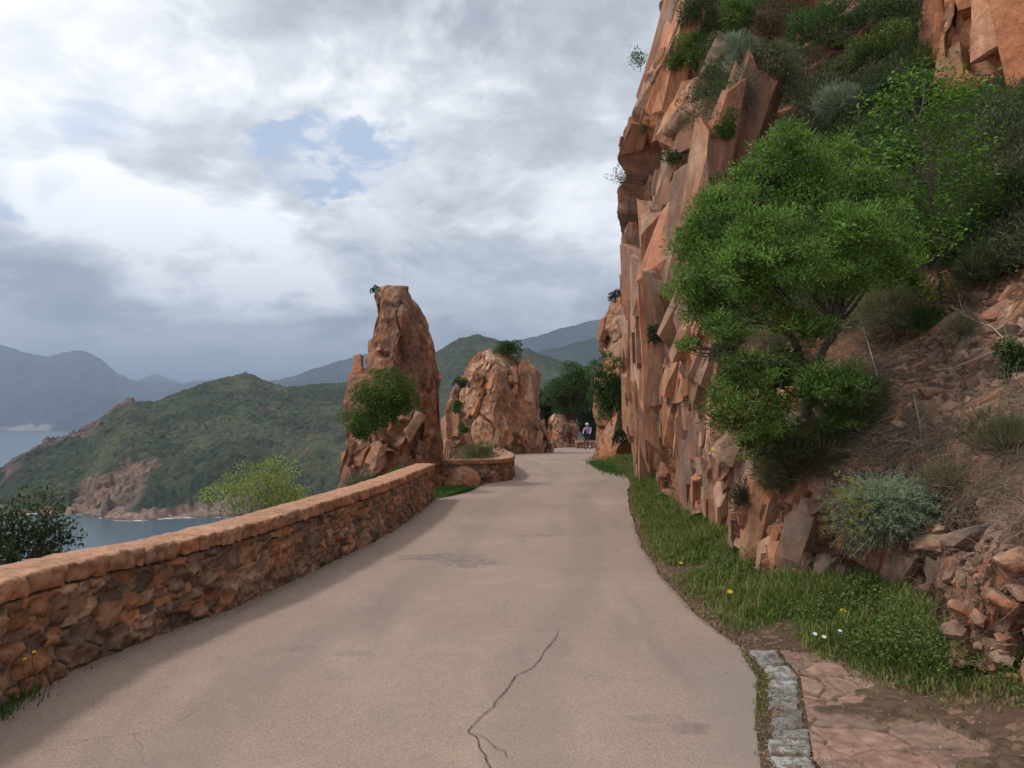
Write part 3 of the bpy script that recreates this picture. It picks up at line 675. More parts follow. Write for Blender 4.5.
    scatter(520, 9, 23, (.22, .65), (.10, .32), (.14, .28), .34, 621)
    scatter(60, 6.8, 11.5, (.6, 1.35), (.2, .45), (.28, .42), .16, 631, .44)
    scatter(260, 3.5, 11.5, (.20, .55), (.10, .26), (.12, .22), .32, 641, .44)
    scatter(480, 3.2, 10, (.07, .20), (.05, .13), (.06, .13), .40, 651, .45)
    SV, SF, SC = np.concatenate(SV), np.concatenate(SF), np.concatenate(SC)
    keep = SV[:, 2] > -.3
    idx = np.arange(X.size)
    for nm, sel, mat, colr, lab, cat in (('cliff', fr, M_CLIFF, c, 'tall fractured red granite cliff standing along the right of the road', 'cliff'), ('hillside', ~fr, M_SOIL, soilc, 'steep stony brown hillside above the rock face on the right', 'hillside')):
        f = F[sel]; used = np.unique(f); rm = np.zeros(X.size, np.int64); rm[used] = np.arange(len(used))
        Vo, Fo, Co = V.reshape(-1, 3)[used], [rm[f]], colr.reshape(-1, 3)[used]
        if nm == 'cliff': Fo.append(SF + len(Vo)); Vo = np.concatenate([Vo, SV]); Co = np.concatenate([Co, SC])
        o = mesh_np(nm, Vo, Fo, mat, col=Co, smooth=False); structure(o, lab, cat)
    return V, SV, SF
CV, SV_, SF_ = make_cliff()
_g = CV[::3, ::3]; _gf = gridF(*_g.shape[:2]); _vt = [tuple(v) for v in np.concatenate([_g.reshape(-1, 3), SV_]).tolist()]
BV = BVHTree.FromPolygons(_vt, [tuple(f) for f in _gf.tolist()] + [tuple(f) for f in (SF_ + _g.shape[0] * _g.shape[1]).tolist()])
def hit(px, py, dflt=None):
    r = ray(px, py); r_ = Vector(r).normalized()
    loc, n, i, d = BV.ray_cast(Vector((0, 0, CAM_Z)), r_)
    if loc is None: return (P(px, py, dflt), np.array([0, -1, 0])) if dflt else None
    n = np.array(n); n = -n if np.dot(n, r) > 0 else n
    return np.array(loc), n
def drop(x, y, z0=40):
    """height of the hillside under x,y"""
    loc, n, i, d = BV.ray_cast(Vector((x, y, z0)), Vector((0, 0, -1)))
    return None if loc is None else (np.array(loc), np.array(n) if n.z > 0 else -np.array(n))

# ------------------------------------------------------------------ free-standing rocks (lofted round a traced outline, with real depth)
def loft_rock(name, outl, d, dep, ridge, mat, parent=None, seed=0, label=None, cat='rock', nz=150, na=200, fs=1., lichen=.4, streak=.45, zb=None, ycen=0., tint=(1, 1, 1), blocks=((24, 1.9, .95, .6), (80, .9, .45, .34), (150, .38, .2, .18)), blean=(.18, .1, 1.)):
    """outl rows: py, left px, right px; ridge: front corner position 0..1 per row; dep: half depth per row; d: distance of the middle"""
    o_ = np.array(outl, float); z = CAM_Z + (424.2 - o_[:, 0]) / FPX * d; xl = (o_[:, 1] - 512) / FPX * d; xr = (o_[:, 2] - 512) / FPX * d
    ordr = np.argsort(z); z = z[ordr]; xl = xl[ordr]; xr = xr[ordr]; dep = np.array(dep, float)[ordr]; ridge = np.array(ridge, float)[ordr]
    zz = np.linspace(z[0], z[-1], nz); XL, XR, DP, RG = (np.interp(zz, z, a) for a in (xl, xr, dep, ridge))
    # cross-section corners: left, front, right, back-right, back-left
    mid = (XL + XR) / 2; hw = (XR - XL) / 2
    cx = np.stack([XL, lerp(XL, XR, RG), XR, mid + hw * .45, mid - hw * .5], -1)
    cy = np.stack([DP * -.05, -DP, DP * .1, DP * .95, DP * .85], -1)
    per = np.linspace(0, 5, na, endpoint=False); i0 = np.floor(per).astype(int); f = per - i0
    fe = f
    X = cx[:, i0] * (1 - fe) + cx[:, (i0 + 1) % 5] * fe; Yy = cy[:, i0] * (1 - fe) + cy[:, (i0 + 1) % 5] * fe
    Z = np.broadcast_to(zz[:, None], X.shape)
    # close the top over
    Pt = np.stack([X, d + ycen + Yy, Z], -1)
    for kk, sc in ((1, .75), (2, .4), (3, .02)):
        last = Pt[nz - 1:nz].copy(); ctr = last.mean(1, keepdims=True); add_ = ctr + (last - ctr) * sc; add_[..., 2] += .02 * kk * fs
        Pt = np.concatenate([Pt, add_], 0)
    ctr = Pt.mean(1, keepdims=True); N = normals(Pt, True)
    s_ = np.sign((N * (Pt - ctr)).sum(-1)[:nz].mean()); N = N * (s_ if s_ != 0 else 1)
    Ps = Pt + np.stack([Pt[..., 2] * .25, Pt[..., 2] * .1, Pt[..., 0] * .3], -1)
    h1, r1, k1 = facet(Ps, np.array([1.7, 1.7, 3.4]) * fs, .18 * fs, 1., seed + 1, .1, .10, .07)
    h2, r2, k2 = facet(Ps, np.array([.62, .62, 1.2]) * fs, .065 * fs, 1., seed + 11, .7, .18, .10)
    h3, r3, k3 = facet(Pt, np.array([.20, .20, .34]) * fs, .022 * fs, 1., seed + 21, .6, .2, .2)
    s2, q2 = scallop(Ps, np.array([.8, .8, 1.5]) * fs, .085 * fs, .8, seed + 41, .1); s3, q3 = scallop(Pt, np.array([.28, .28, .42]) * fs, .026 * fs, .8, seed + 44, .1); s4, q4 = scallop(Pt, np.array([.11, .11, .13]) * fs, .008 * fs, .7, seed + 47)
    _, _, kf = facet(Ps + 2, np.array([1.1, 1.1, 3.]) * fs, .1, .5, seed + 55, 0., .2, .10); kf = kf * smooth01(fbm(Pt / (1.2 * fs), 2, seed + 56), -.2, .1)
    h2 = h2 * .35 + s2; h3 = h3 * .35 + s3 + s4 - .12 * fs * kf; k2 = np.maximum(k2 * .35, kf); k3 = k3 * .4; r2 = np.stack([q2, q3, q4, r2[..., 3]], -1)
    top_ = 1 - .75 * smooth01(Pt[..., 2], zz[-1] - .9 * fs, zz[-1] - .1 * fs)
    H = (h1 * .8 - .13 * fs + h2) * top_ + h3 + fbm(Pt / (.3 * fs), 5, seed) * .035 * fs
    V = Pt + N * H[..., None]
    n2 = normals(V, True) * (s_ if s_ != 0 else 1)
    c = rock_color(V / fs, n2, r2, seed + 30, lichen, streak) * (1 - .6 * np.clip(k2 + .4 * k3, 0, 1))[..., None] * (.80 + .2 * r3[..., :1]) * (.70 + .55 * q2[..., None]) * np.array(tint)
    h_, w_ = V.shape[:2]
    Fl = [gridF(h_, w_, True)]; Vl = V.reshape(-1, 3); c = c.reshape(-1, 3)
    if blocks:
        rng = np.random.default_rng(seed); pj, pn, sz = [], [], []
        hgt_ = zz[-1] - zz[0]
        for (n_, L_, W_, D_) in blocks:
            for _ in range(n_):
                i = int(rng.uniform(.02, .99) * (nz - 1)); j = rng.integers(0, w_); wl = XR[i] - XL[i]
                lim = min(1., wl / (2.2 * fs) + .15); u_ = rng.uniform(.65, 1.3) * fs * lim
                pj.append(V[i, j]); pn.append(N[i, j]); sz.append([min(L_ * u_, (zz[-1] - V[i, j, 2]) * 1.9 + .25 * fs), W_ * u_, D_ * u_])
        a_, f_, c_ = place_slabs(np.array(pj), np.array(pn), np.array(sz), rng, seed + 70, blean, jit=.08, out=.10, tintv=.22)
        Fl.append(f_ + len(Vl)); Vl = np.concatenate([Vl, a_]); c = np.concatenate([c, c_ * np.array(tint)])
    org = np.array([mid.mean(), d + ycen, zz[0]])
    o = mesh_np(name, Vl, Fl, mat, parent=parent, col=c, smooth=False, origin=None if parent is not None else org)
    if label: tag(o, label, cat)
    return o
pin = thing('rock_pinnacle', 'tall pointed red rock tower at the far end of the long parapet wall', 'rock', (-2.9, 20.5, -2))
loft_rock('spire', [(620, 320, 440), (560, 326, 439), (500, 333, 438), (470, 338, 441), (440, 341, 444), (403, 348, 444), (375, 356, 441), (362, 360, 436), (349, 364, 431), (339, 367, 427), (323, 372, 420), (309, 373, 416), (296, 371, 410), (290, 374, 407), (286, 380, 407)],
          21, [2.2, 2.0, 1.7, 1.5, 1.4, 1.25, 1.1, 1.0, .9, .85, .7, .6, .45, .35, .2], [.5, .5, .5, .5, .52, .5, .5, .5, .55, .6, .7, .75, .7, .65, .6], M_ROCK, pin, 903, nz=330, na=330, blocks=((14, .85, .42, .16), (70, .28, .16, .10)), blean=(-.25, .1, 1.), tint=(1.05, .98, .94))
loft_rock('lower_ledge', [(620, 318, 436), (560, 325, 436), (500, 334, 434), (486, 337, 434), (470, 339, 434), (455, 343, 432), (445, 350, 431), (436, 363, 430), (425, 376, 428), (412, 384, 426), (405, 390, 422)],
          19.6, [1.6, 1.5, 1.2, 1.1, 1.0, .95, .9, .8, .7, .5, .3], [.3, .3, .35, .35, .4, .45, .5, .5, .55, .6, .6], M_ROCK, pin, 930, nz=220, na=260, ycen=.5, blocks=((14, 1.2, .8, .5), (50, .8, .4, .3), (90, .35, .2, .16)), blean=(.45, .1, 1.))
loft_rock('rock_outcrop', [(480, 425, 556), (455, 440, 557), (447, 444, 556), (432, 446, 551), (414, 447, 543), (395, 451, 541), (379, 458, 537), (373, 464, 534), (361, 472, 524), (354, 479, 510), (350, 486, 502)],
          44, [3.4, 3.1, 3.0, 2.8, 2.6, 2.3, 2.0, 1.8, 1.3, .8, .4], [.45, .45, .45, .46, .48, .5, .5, .48, .45, .45, .5], M_ROCKFAR, None, 960,
          'broad pale red rock outcrop beyond the curved wall where the road bends', nz=220, na=300, fs=1.7, tint=(1.16, 1.16, 1.12), blocks=((6, 1.2, .6, .28), (50, .7, .35, .20), (130, .32, .18, .13)), blean=(.4, .1, 1.))
loft_rock('rock_outcrop', [(480, 420, 470), (440, 440, 470), (425, 441, 466), (405, 446, 462), (394, 449, 458), (388, 452, 456)],
          40, [1.5, 1.3, 1.2, 1.0, .7, .3], [.5] * 6, M_ROCKFAR, None, 966, 'small dark cleft rock leaning on the left side of the pale outcrop', nz=90, na=120, fs=1.5, streak=.9)
loft_rock('rock_outcrop', [(462, 535, 590), (446, 538, 584), (436, 541, 579), (425, 545, 577), (418, 549, 566), (415, 552, 558)],
          55.5, [1.8, 1.7, 1.5, 1.2, .7, .3], [.5] * 6, M_ROCKFAR, None, 971, 'low broken rocks at the outside of the far road bend', nz=90, na=160, fs=1.4, blocks=((26, .8, .45, .3), (70, .4, .25, .2)))
loft_rock('rock_crag', [(490, 590, 660), (462, 591, 660), (448, 594, 660), (430, 597, 660), (400, 596, 660), (375, 598, 660), (350, 602, 660), (330, 604, 660), (315, 609, 660), (302, 614, 660), (292, 620, 655), (270, 627, 650)],
          35, [1.6, 1.5, 1.5, 1.4, 1.4, 1.4, 1.3, 1.3, 1.2, 1.1, 1., .5], [.35] * 12, M_ROCKFAR, None, 980, 'narrow weathered rock buttress on the inside of the bend beyond the cliff', nz=260, na=260, fs=1.2, ycen=1.2)
loft_rock('rock_crag', [(205, 935, 1260), (160, 948, 1260), (140, 958, 1250), (100, 966, 1250), (60, 960, 1240), (20, 962, 1230), (0, 964, 1225), (-60, 970, 1200), (-120, 985, 1150), (-150, 1010, 1100)],
          11.7, [2.0, 1.9, 1.8, 1.7, 1.7, 1.6, 1.6, 1.4, 1., .4], [.18, .18, .2, .22, .22, .24, .25, .3, .4, .5], M_ROCK, None, 990, 'big orange rock crag high on the hillside at the upper right', nz=330, na=420, ycen=.6, tint=(1.25, 1.03, .88), fs=1.0, blocks=((40, 2.6, 1.5, .8), (50, 1.0, .55, .35), (90, .35, .22, .18)), blean=(-.15, .1, 1.))

# ------------------------------------------------------------------ masonry walls
def path_ribbon(pts, step):
    pts = np.array(pts, float); seg = np.linalg.norm(np.diff(pts, axis=0), axis=1); s = np.concatenate([[0], np.cumsum(seg)])
    n = int(s[-1] / step) + 2; ss = np.linspace(0, s[-1], n); q_ = np.stack([cr1(s, pts[:, k], ss) for k in (0, 1)], -1)
    t = np.gradient(q_, axis=0); t /= np.linalg.norm(t, axis=1, keepdims=True)
    return ss, q_, t
def masonry_wall(name, label, pts, H, thick, side, step, seed, cap_h=.125, dens=1., top_wob=.02, hf_=None, tint=1.):
    """pts: foot line of the road face; side +1: the face looks to the right of the walking direction"""
    ss, q_, t = path_ribbon(pts, step); nrm = np.stack([t[:, 1], -t[:, 0]], -1) * side
    Hs = H + top_wob * fbm(np.stack([ss / 2.5, ss * 0, ss * 0], -1), 2, seed) if hf_ is None else hf_(q_[:, 1])
    o = thing(name, label, 'wall', (float(q_[0, 0]), float(q_[0, 1]), 0))
    v = np.concatenate([np.arange(-.15, H - cap_h + .02, step)]); 
    SS, VV = np.meshgrid(ss, v, indexing='ij')
    VVs = VV * ((Hs - cap_h) / (H - cap_h))[:, None]
    w_ = np.stack([SS, VV, SS * 0], -1)
    u2 = np.stack([SS / .21 + .35 * fbm(w_ / .35, 3, seed + 3), VV / .105 + .45 * fbm(w_ / .30, 3, seed + 4)], -1)
    f1, f2, rnd = voro2(u2, seed + 5, .85)
    # some big blocks
    u3 = np.stack([SS / .34 + .3 * fbm(w_ / .4, 2, seed + 6), VV / .17 + .3 * fbm(w_ / .4, 2, seed + 7)], -1)
    g1, g2, rnd2 = voro2(u3, seed + 9, .8)
    usebig = smooth01(fbm(w_ / .8, 2, seed + 12), -.05, .05) > .5
    e = np.where(usebig, (g2 - g1) * .34, (f2 - f1) * .2); rn = np.where(usebig[..., None], rnd2, rnd)
    stone = smooth01(e, .005, .014)
    rough = fbm(w_ / .10, 5, seed + 20) * .016 + fbm(w_ / .03, 3, seed + 21) * .005
    fc, _, _ = facet(w_ + 3, (.13, .10, 1.), .012, .9, seed + 24)
    tilt_ = (rn[..., 1] - .5) * .05 * np.sin(w_[..., 0] * 9) 
    dsp = stone * (.006 + .020 * rn[..., 0] + rough + fc * 1.2 + tilt_ * .7) + (1 - stone) * (-.008 + rough * .4)
    seam = smooth01(VV, H - cap_h - .022, H - cap_h - .006); dsp = dsp * (1 - seam) - .02 * seam; stone = stone * (1 - seam)
    batter = .03 * (1 - VV / H)
    off = dsp + batter
    X = q_[:, 0][:, None] + nrm[:, 0][:, None] * off; Y = q_[:, 1][:, None] + nrm[:, 1][:, None] * off
    c1, c2, c3 = np.array([.34, .15, .075]), np.array([.29, .175, .11]), np.array([.13, .09, .07])
    cs = lerp(c1, c2, smooth01(rn[..., 1:2], .2, .8)); cs = lerp(cs, c3, smooth01(rn[..., 2:3], .6, .95) * .9)
    cs = cs * (.65 + .7 * rn[..., 3:4]) * (1 + .5 * fbm(w_ / .10, 4, seed + 30)[..., None])
    stn = smooth01(fbm(w_ / .45, 4, seed + 31), .0, .45)[..., None]
    cs = lerp(cs, np.array([.10, .068, .05]), stn * .55)
    mort = np.array([.12, .085, .062]) * (1 + .4 * fbm(w_ / .2, 3, seed + 33)[..., None])
    c = lerp(mort, cs, stone[..., None]) * tint
    # body: road face + far face + ends
    Vf = np.stack([X, Y, VVs], -1); n1, n2_ = Vf.shape[:2]
    bk = q_ - nrm * thick
    rows = [Vf.reshape(-1, 3)]; Fs = [gridF(n1, n2_)]; offi = n1 * n2_
    bb = np.stack([np.stack([bk[:, 0], bk[:, 1], Hs - cap_h + .01], -1), np.stack([bk[:, 0], bk[:, 1], Hs * 0 - 2.2], -1)], 1)
    topf = Vf[:, -1]
    tb = np.stack([topf, bb[:, 0]], 1); rows += [tb.reshape(-1, 3), bb.reshape(-1, 3)]
    Fs += [gridF(n1, 2) + offi, gridF(n1, 2) + offi + 2 * n1]; offi += 4 * n1
    for e_ in (0, -1):     # ends
        k = n2_; a = Vf[e_]; f_ = np.linspace(0, 1, 12)[None, :, None]; b = np.stack([np.full(k, bk[e_, 0]), np.full(k, bk[e_, 1]), a[:, 2]], -1)
        en = a[:, None] * (1 - f_) + b[:, None] * f_
        dirn = np.array([t[e_, 0], t[e_, 1], 0]) * (1 if e_ else -1)
        en = en + dirn * (.03 * fbm(en / .12, 4, seed + 40)[..., None]) * np.sin(f_ * math.pi) ** .5
        rows.append(en.reshape(-1, 3)); Fs.append(gridF(k, 12) + offi); offi += k * 12
    Vall = np.concatenate(rows); cc = np.ones((len(Vall), 3)) * np.array([.22, .125, .08]) * tint; cc[:n1 * n2_] = c.reshape(-1, 3)
    mesh_np('masonry', Vall, Fs, M_WALL, parent=o, col=cc)
    # coping: long blocks with joints, standing a little proud
    ov = .05; sec = [(ov - .01, -cap_h), (ov, -cap_h + .02), (ov + .004, -.010), (ov - .008, -.001), (ov - .05, .0), (-thick * .5, .012), (-thick - .02, .0), (-thick - .04, -.03), (-thick - .04, -cap_h), (0, -cap_h - .004)]
    sec = np.array(sec); sl_ = np.concatenate([[0], np.cumsum(np.linalg.norm(np.diff(sec, axis=0), axis=1))]); m_ = int(sl_[-1] / (step * 1.2)); sv = np.linspace(0, sl_[-1], m_)
    so_ = np.interp(sv, sl_, sec[:, 0]); sz = np.interp(sv, sl_, sec[:, 1])
    tn = np.stack([np.gradient(so_), np.gradient(sz)], -1); tn /= np.linalg.norm(tn, axis=1, keepdims=True); no = np.stack([tn[:, 1], -tn[:, 0]], -1)
    blk = np.floor(ss / .34 + .3 * np.sin(ss * 1.7) + 50).astype(int); fr_ = (ss / .34 + .3 * np.sin(ss * 1.7)) % 1.
    jd = np.minimum(fr_, 1 - fr_) * .34; joint = smooth01(jd, .003, .012)
    rb = hf(blk, blk * 0 + seed, blk * 0, 5); rb2 = hf(blk, blk * 0 + seed, blk * 0, 6)
    w3 = np.stack(np.broadcast_arrays(ss[:, None], so_[None], sz[None]), -1)
    front = np.exp(-((so_ - ov) / .03) ** 2)[None]
    fcc, _, _ = facet(w3 + blk[:, None, None] * 3.1, (.12, .12, .09), .014, .9, seed + 60)
    d_ = (fbm(w3 / .10, 5, seed + 61) * .012 + fcc * .9) * (.25 + .75 * front) + fbm(w3 / .03, 3, seed + 62) * .003 - (1 - joint)[:, None] * (.030 * (.35 + .65 * front)) + (rb - .5)[:, None] * .012 * front + ((rb2 - .5) * .006)[:, None]
    so2 = so_[None] + d_ * no[None, :, 0]; sz2 = sz[None] + d_ * no[None, :, 1]
    V = np.stack([q_[:, :1] + nrm[:, :1] * so2, q_[:, 1:] + nrm[:, 1:] * so2, Hs[:, None] + sz2], -1)
    cb = lerp(np.array([.42, .175, .085]), np.array([.33, .18, .11]), rb[:, None])[:, None] * (.85 + .3 * rb2[:, None, None])
    cb = cb * (1 + .3 * fbm(w3 / .15, 4, seed + 63)[..., None])
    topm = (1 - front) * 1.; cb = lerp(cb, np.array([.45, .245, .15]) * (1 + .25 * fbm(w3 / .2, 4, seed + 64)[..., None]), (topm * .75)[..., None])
    cb = lerp(cb, np.array([.12, .085, .062]), ((1 - joint)[:, None] * .7)[..., None] * (.5 + .5 * front[..., None]))
    cb = lerp(cb, np.array([.16, .10, .07]), smooth01(fbm(w3 / .3 + 7, 4, seed + 65), .15, .5)[..., None] * .5 * (.4 + .6 * front[..., None]))
    Fc = [gridF(*V.shape[:2])]
    Vc = [V.reshape(-1, 3)]; cc = [cb.reshape(-1, 3)]; offi = V.shape[0] * V.shape[1]
    for e_ in (0, -1):
        ring = V[e_]; ctr = ring.mean(0, keepdims=True); f_ = np.linspace(0, 1, 8)[:, None, None]; en = ring[None] * (1 - f_) + ctr[None] * f_
        dirn = np.array([t[e_, 0], t[e_, 1], 0]) * (1 if e_ else -1); en = en + dirn * (.02 * fbm(en / .08, 3, seed + 70)[..., None] + .01) * np.sin(f_ * math.pi / 2)
        Vc.append(en.reshape(-1, 3)); Fc.append(gridF(8, ring.shape[0]) + offi); cc.append(np.ones((8 * ring.shape[0], 3)) * [.40, .21, .13]); offi += 8 * ring.shape[0]
    mesh_np('coping', np.concatenate(Vc), Fc, M_WALL, parent=o, col=np.concatenate(cc) * tint)
    return o
w1 = [(-3.35, -4), (-3.15, 1), (-3.02, 3.6), (-3.0, 4.6), (-2.97, 5.3), (-2.78, 6.17), (-2.55, 7.06), (-2.18, 9.4), (-1.93, 11.5), (-1.80, 13.5), (-1.74, 16.9)]
masonry_wall('parapet_wall', 'long low red rubble stone wall with flat coping along the left of the road', w1, .74, .34, 1, .0125, 1000, hf_=lambda y: np.interp(y, [0, 4.5, 6.2, 9.5, 14, 17], [.74, .74, .70, .75, .80, .78]))
w2 = [(-2.25, 21.3), (-1.6, 21.55), (-1.0, 21.75), (-.5, 22.05), (-.15, 22.7), (.0, 23.8), (.02, 25.4), (-.12, 28), (-.38, 31), (-.75, 34.5), (-1.25, 38)]
masonry_wall('parapet_wall', 'short curved stone wall between the pointed rock and the pale outcrop', w2, .65, .36, 1, .03, 1100, cap_h=.13)
masonry_wall('parapet_wall', 'tiny low stone parapet behind the cyclist at the end of the road', [(4.4, 52.6), (5.2, 52.8), (6.1, 53.0), (7.5, 53.1), (9, 53.0)], .50, .4, 1, .05, 1200, cap_h=.12)

# ------------------------------------------------------------------ verge, kerb, paving
def FX(y): return np.interp(y, [p[0] for p in PR], [p[1][0][0] for p in PR])
def vergez(x, y):
    r = Rx(y); f = np.clip((x - r) / np.maximum(FX(y) - r, .2), 0, 1.3)
    return -.03 + .05 * np.clip((x - r) / .1, 0, 1) + .20 * f ** 1.5 + .03 * fbm(np.stack([x, y, x * 0], -1) / .35, 4, 41) * np.clip((x - r) / .1, 0, 1)
def make_verge():
    ys = np.concatenate([np.linspace(-10, 1, 16)[:-1], np.arange(1, 12, .03), np.arange(12, 37.5, .12)]); u = np.linspace(0, 1, 90)
    r = Rx(ys) - .06; X = r[:, None] + (FX(ys) + .6 - r)[:, None] * u[None]; Y = np.broadcast_to(ys[:, None], X.shape)
    # the paved corner stays low and flat
    Z = vergez(X, Y); pav = smooth01(5.75 - Y, 0, .2) * (1 - smooth01(X, 2.35, 2.9)); Z = lerp(Z, .004 + 0 * Z, pav)
    c = np.ones(X.shape + (3,)) * (1.1 + .5 * fbm(np.stack([X, Y, X * 0], -1) / .4, 4, 43)[..., None])
    o = mesh_np('verge', np.stack([X, Y, Z], -1), gridF(*X.shape), M_SOIL, col=c); structure(o, 'earth verge between the road and the foot of the cliff', 'verge')
make_verge()
def make_paving():
    st = .012; xs = np.arange(0, 1.75, st); ys = np.arange(1.2, 5.62, st)
    X, Y = np.meshgrid(xs, ys); kx = np.interp(Y, [0, 3.84, 4.37, 5.06, 5.7], [1.30, 1.47, 1.64, 1.86, 1.93]); XX = kx + X
    w_ = np.stack([XX, Y, X * 0], -1)
    u = np.stack([XX / .34 + .35 * fbm(w_ / .5, 2, 3) + .25 * Y, Y / .30 + .35 * fbm(w_ / .5, 2, 4)], -1)
    f1, f2, rn = voro2(u, 1300, .9); e = (f2 - f1) * .3; stn = smooth01(e, .005, .012)
    cov = smooth01(fbm(w_ / .45, 4, 1310) + (XX - kx - .10 - .28 * smooth01(5.6 - Y, 0, 1.6)) * 1.3, .32, .38)   # earth over the slabs, more with distance from the kerb
    z = .004 + stn * (.012 + .010 * rn[..., 0]) + .004 * fbm(w_ / .05, 4, 1320) + cov * (.012 + .02 * fbm(w_ / .1, 4, 1330))
    z = z + (rn[..., 1] - .5) * .03 * (np.stack([XX % 1], -1)[..., 0] - .5) * stn
    cs = lerp(np.array([.33, .185, .135]), np.array([.26, .17, .13]), rn[..., 2:3]) * (.85 + .3 * rn[..., 3:4]) * (1 + .25 * fbm(w_ / .08, 4, 1340)[..., None])
    so_ = np.array([.12, .078, .048]) * (1 + .6 * fbm(w_ / .06, 4, 1350)[..., None])
    c = lerp(so_, cs, (stn * (1 - cov))[..., None])
    o = mesh_np('pavement', np.stack([XX, Y, z], -1), gridF(*X.shape), M_STONE, col=c); structure(o, 'irregular pinkish stone flags half covered with earth beside the road', 'pavement')
    # kerb of grey granite setts
    Vs, Fs, Cs, off = [], [], [], 0; y = 1.4; k = 0; rr = random.Random(4)
    while y < 5.66:
        ln = rr.uniform(.16, .22) if y < 4.2 else rr.uniform(.13, .20); wd = rr.uniform(.19, .225)
        if 3.9 < y < 4.35: ln = .30 if k % 2 else .14
        if y + ln > 5.7: break
        n = 18; a = np.linspace(-1, 1, n); A, B_ = np.meshgrid(a, a)
        r_ = np.maximum(np.abs(A), np.abs(B_)); sk = rr.uniform(-.08, .08)
        ym = y + ln / 2; x0 = np.interp(ym, [0, 3.84, 4.37, 5.06, 5.7], [1.08, 1.25, 1.42, 1.65, 1.71]) + rr.uniform(-.012, .012)
        shear = (np.interp(ym + .1, [0, 3.84, 4.37, 5.06, 5.7], [1.08, 1.25, 1.42, 1.65, 1.71]) - np.interp(ym - .1, [0, 3.84, 4.37, 5.06, 5.7], [1.08, 1.25, 1.42, 1.65, 1.71])) / .2
        px_ = np.stack([A * 1.5 + k * 7.1, B_ * 1.5, A * 0], -1)
        x_ = x0 + wd / 2 + (wd / 2 - .002) * (A + .14 * fbm(px_ * .8, 3, 60)) + shear * B_ * ln / 2; y_ = ym + (ln / 2 - .006) * (B_ + .16 * fbm(px_ * .8 + 9, 3, 61) + sk * A)
        z_ = .010 + .006 * (1 - r_ ** 8) * 2 - .06 * (r_ > .97) + .008 * fbm(px_ * 2, 4, 62) + rr.uniform(-.004, .006)
        Vs.append(np.stack([x_, y_, z_], -1).reshape(-1, 3)); Fs.append(gridF(n, n) + off); off += n * n
        g = rr.uniform(.20, .36); c = np.array([g, g * .97, g * .91]) * (1 + .45 * fbm(px_ * 4, 4, 63)[..., None]); c = lerp(c, np.array([.15, .10, .065]), (smooth01(fbm(px_ * 1.5 + 4, 4, 64) + .5 * (r_ - .7), .05, .35) * .8)[..., None]); Cs.append(c.reshape(-1, 3)); y += ln; k += 1
    o = mesh_np('kerb', np.concatenate(Vs), Fs, M_STONE, col=np.concatenate(Cs)); structure(o, 'row of pale grey granite setts edging the paved corner', 'kerb')
make_paving()

# ------------------------------------------------------------------ vegetation builders
def unit(v): return v / (np.linalg.norm(v, axis=-1, keepdims=True) + 1e-9)
def rand_dirs(n, rng): return unit(rng.normal(size=(n, 3)))
def leaf_quads(c, d, n, L, Wd, fold=.0):
    """rhombic leaves: base point c, along d, facing n"""
    s = unit(np.cross(d, n)); L = np.broadcast_to(L, (len(c),))[:, None]; Wd = np.broadcast_to(Wd, (len(c),))[:, None]
    up = unit(np.cross(s, d))
    V = np.stack([c, c + d * L * .5 + s * Wd * .5 + up * L * .06, c + d * L, c + d * L * .5 - s * Wd * .5 + up * L * .06], 1)
    F = np.arange(len(c) * 4).reshape(-1, 4); return V.reshape(-1, 3), F
def shade_cols(base, n, rng, var=.25, tip=None, tipf=None):
    c = np.array(base)[None] * (1 + rng.normal(size=(n, 1)) * var)
    c = c * (1 + rng.normal(size=(n, 3)) * .06)
    if tip is not None: c = lerp(c, np.array(tip), np.clip(tipf, 0, 1)[:, None])
    return np.clip(c, .004, .9)
def blobs_in(center, rad, nb, rng, flat=.75, fill=.55):
    """sub-clumps scattered through an ellipsoid"""
    d = rand_dirs(nb, rng); r = rng.uniform(.05, 1, nb) ** .5; c = np.array(center) + d * (r * rng.uniform(.75, 1.25, nb))[:, None] * np.array(rad) * .80
    br = rng.uniform(.26, .50, nb) * np.mean(rad) * (1.5 / max(nb, 4) ** .18) * fill * 1.85
    return c, br
def branch_line(a, b, rng, k=7, wob=.12, sag=0.):
    t = np.linspace(0, 1, k)[:, None]; L = np.linalg.norm(b - a); p = a * (1 - t) + b * t
    w = np.cumsum(rng.normal(size=(k, 3)), 0) * wob * L / k; w -= w[:1] * (1 - t) + w[-1:] * t
    p = p + w; p[:, 2] += sag * L * np.sin(t[:, 0] * math.pi); return p
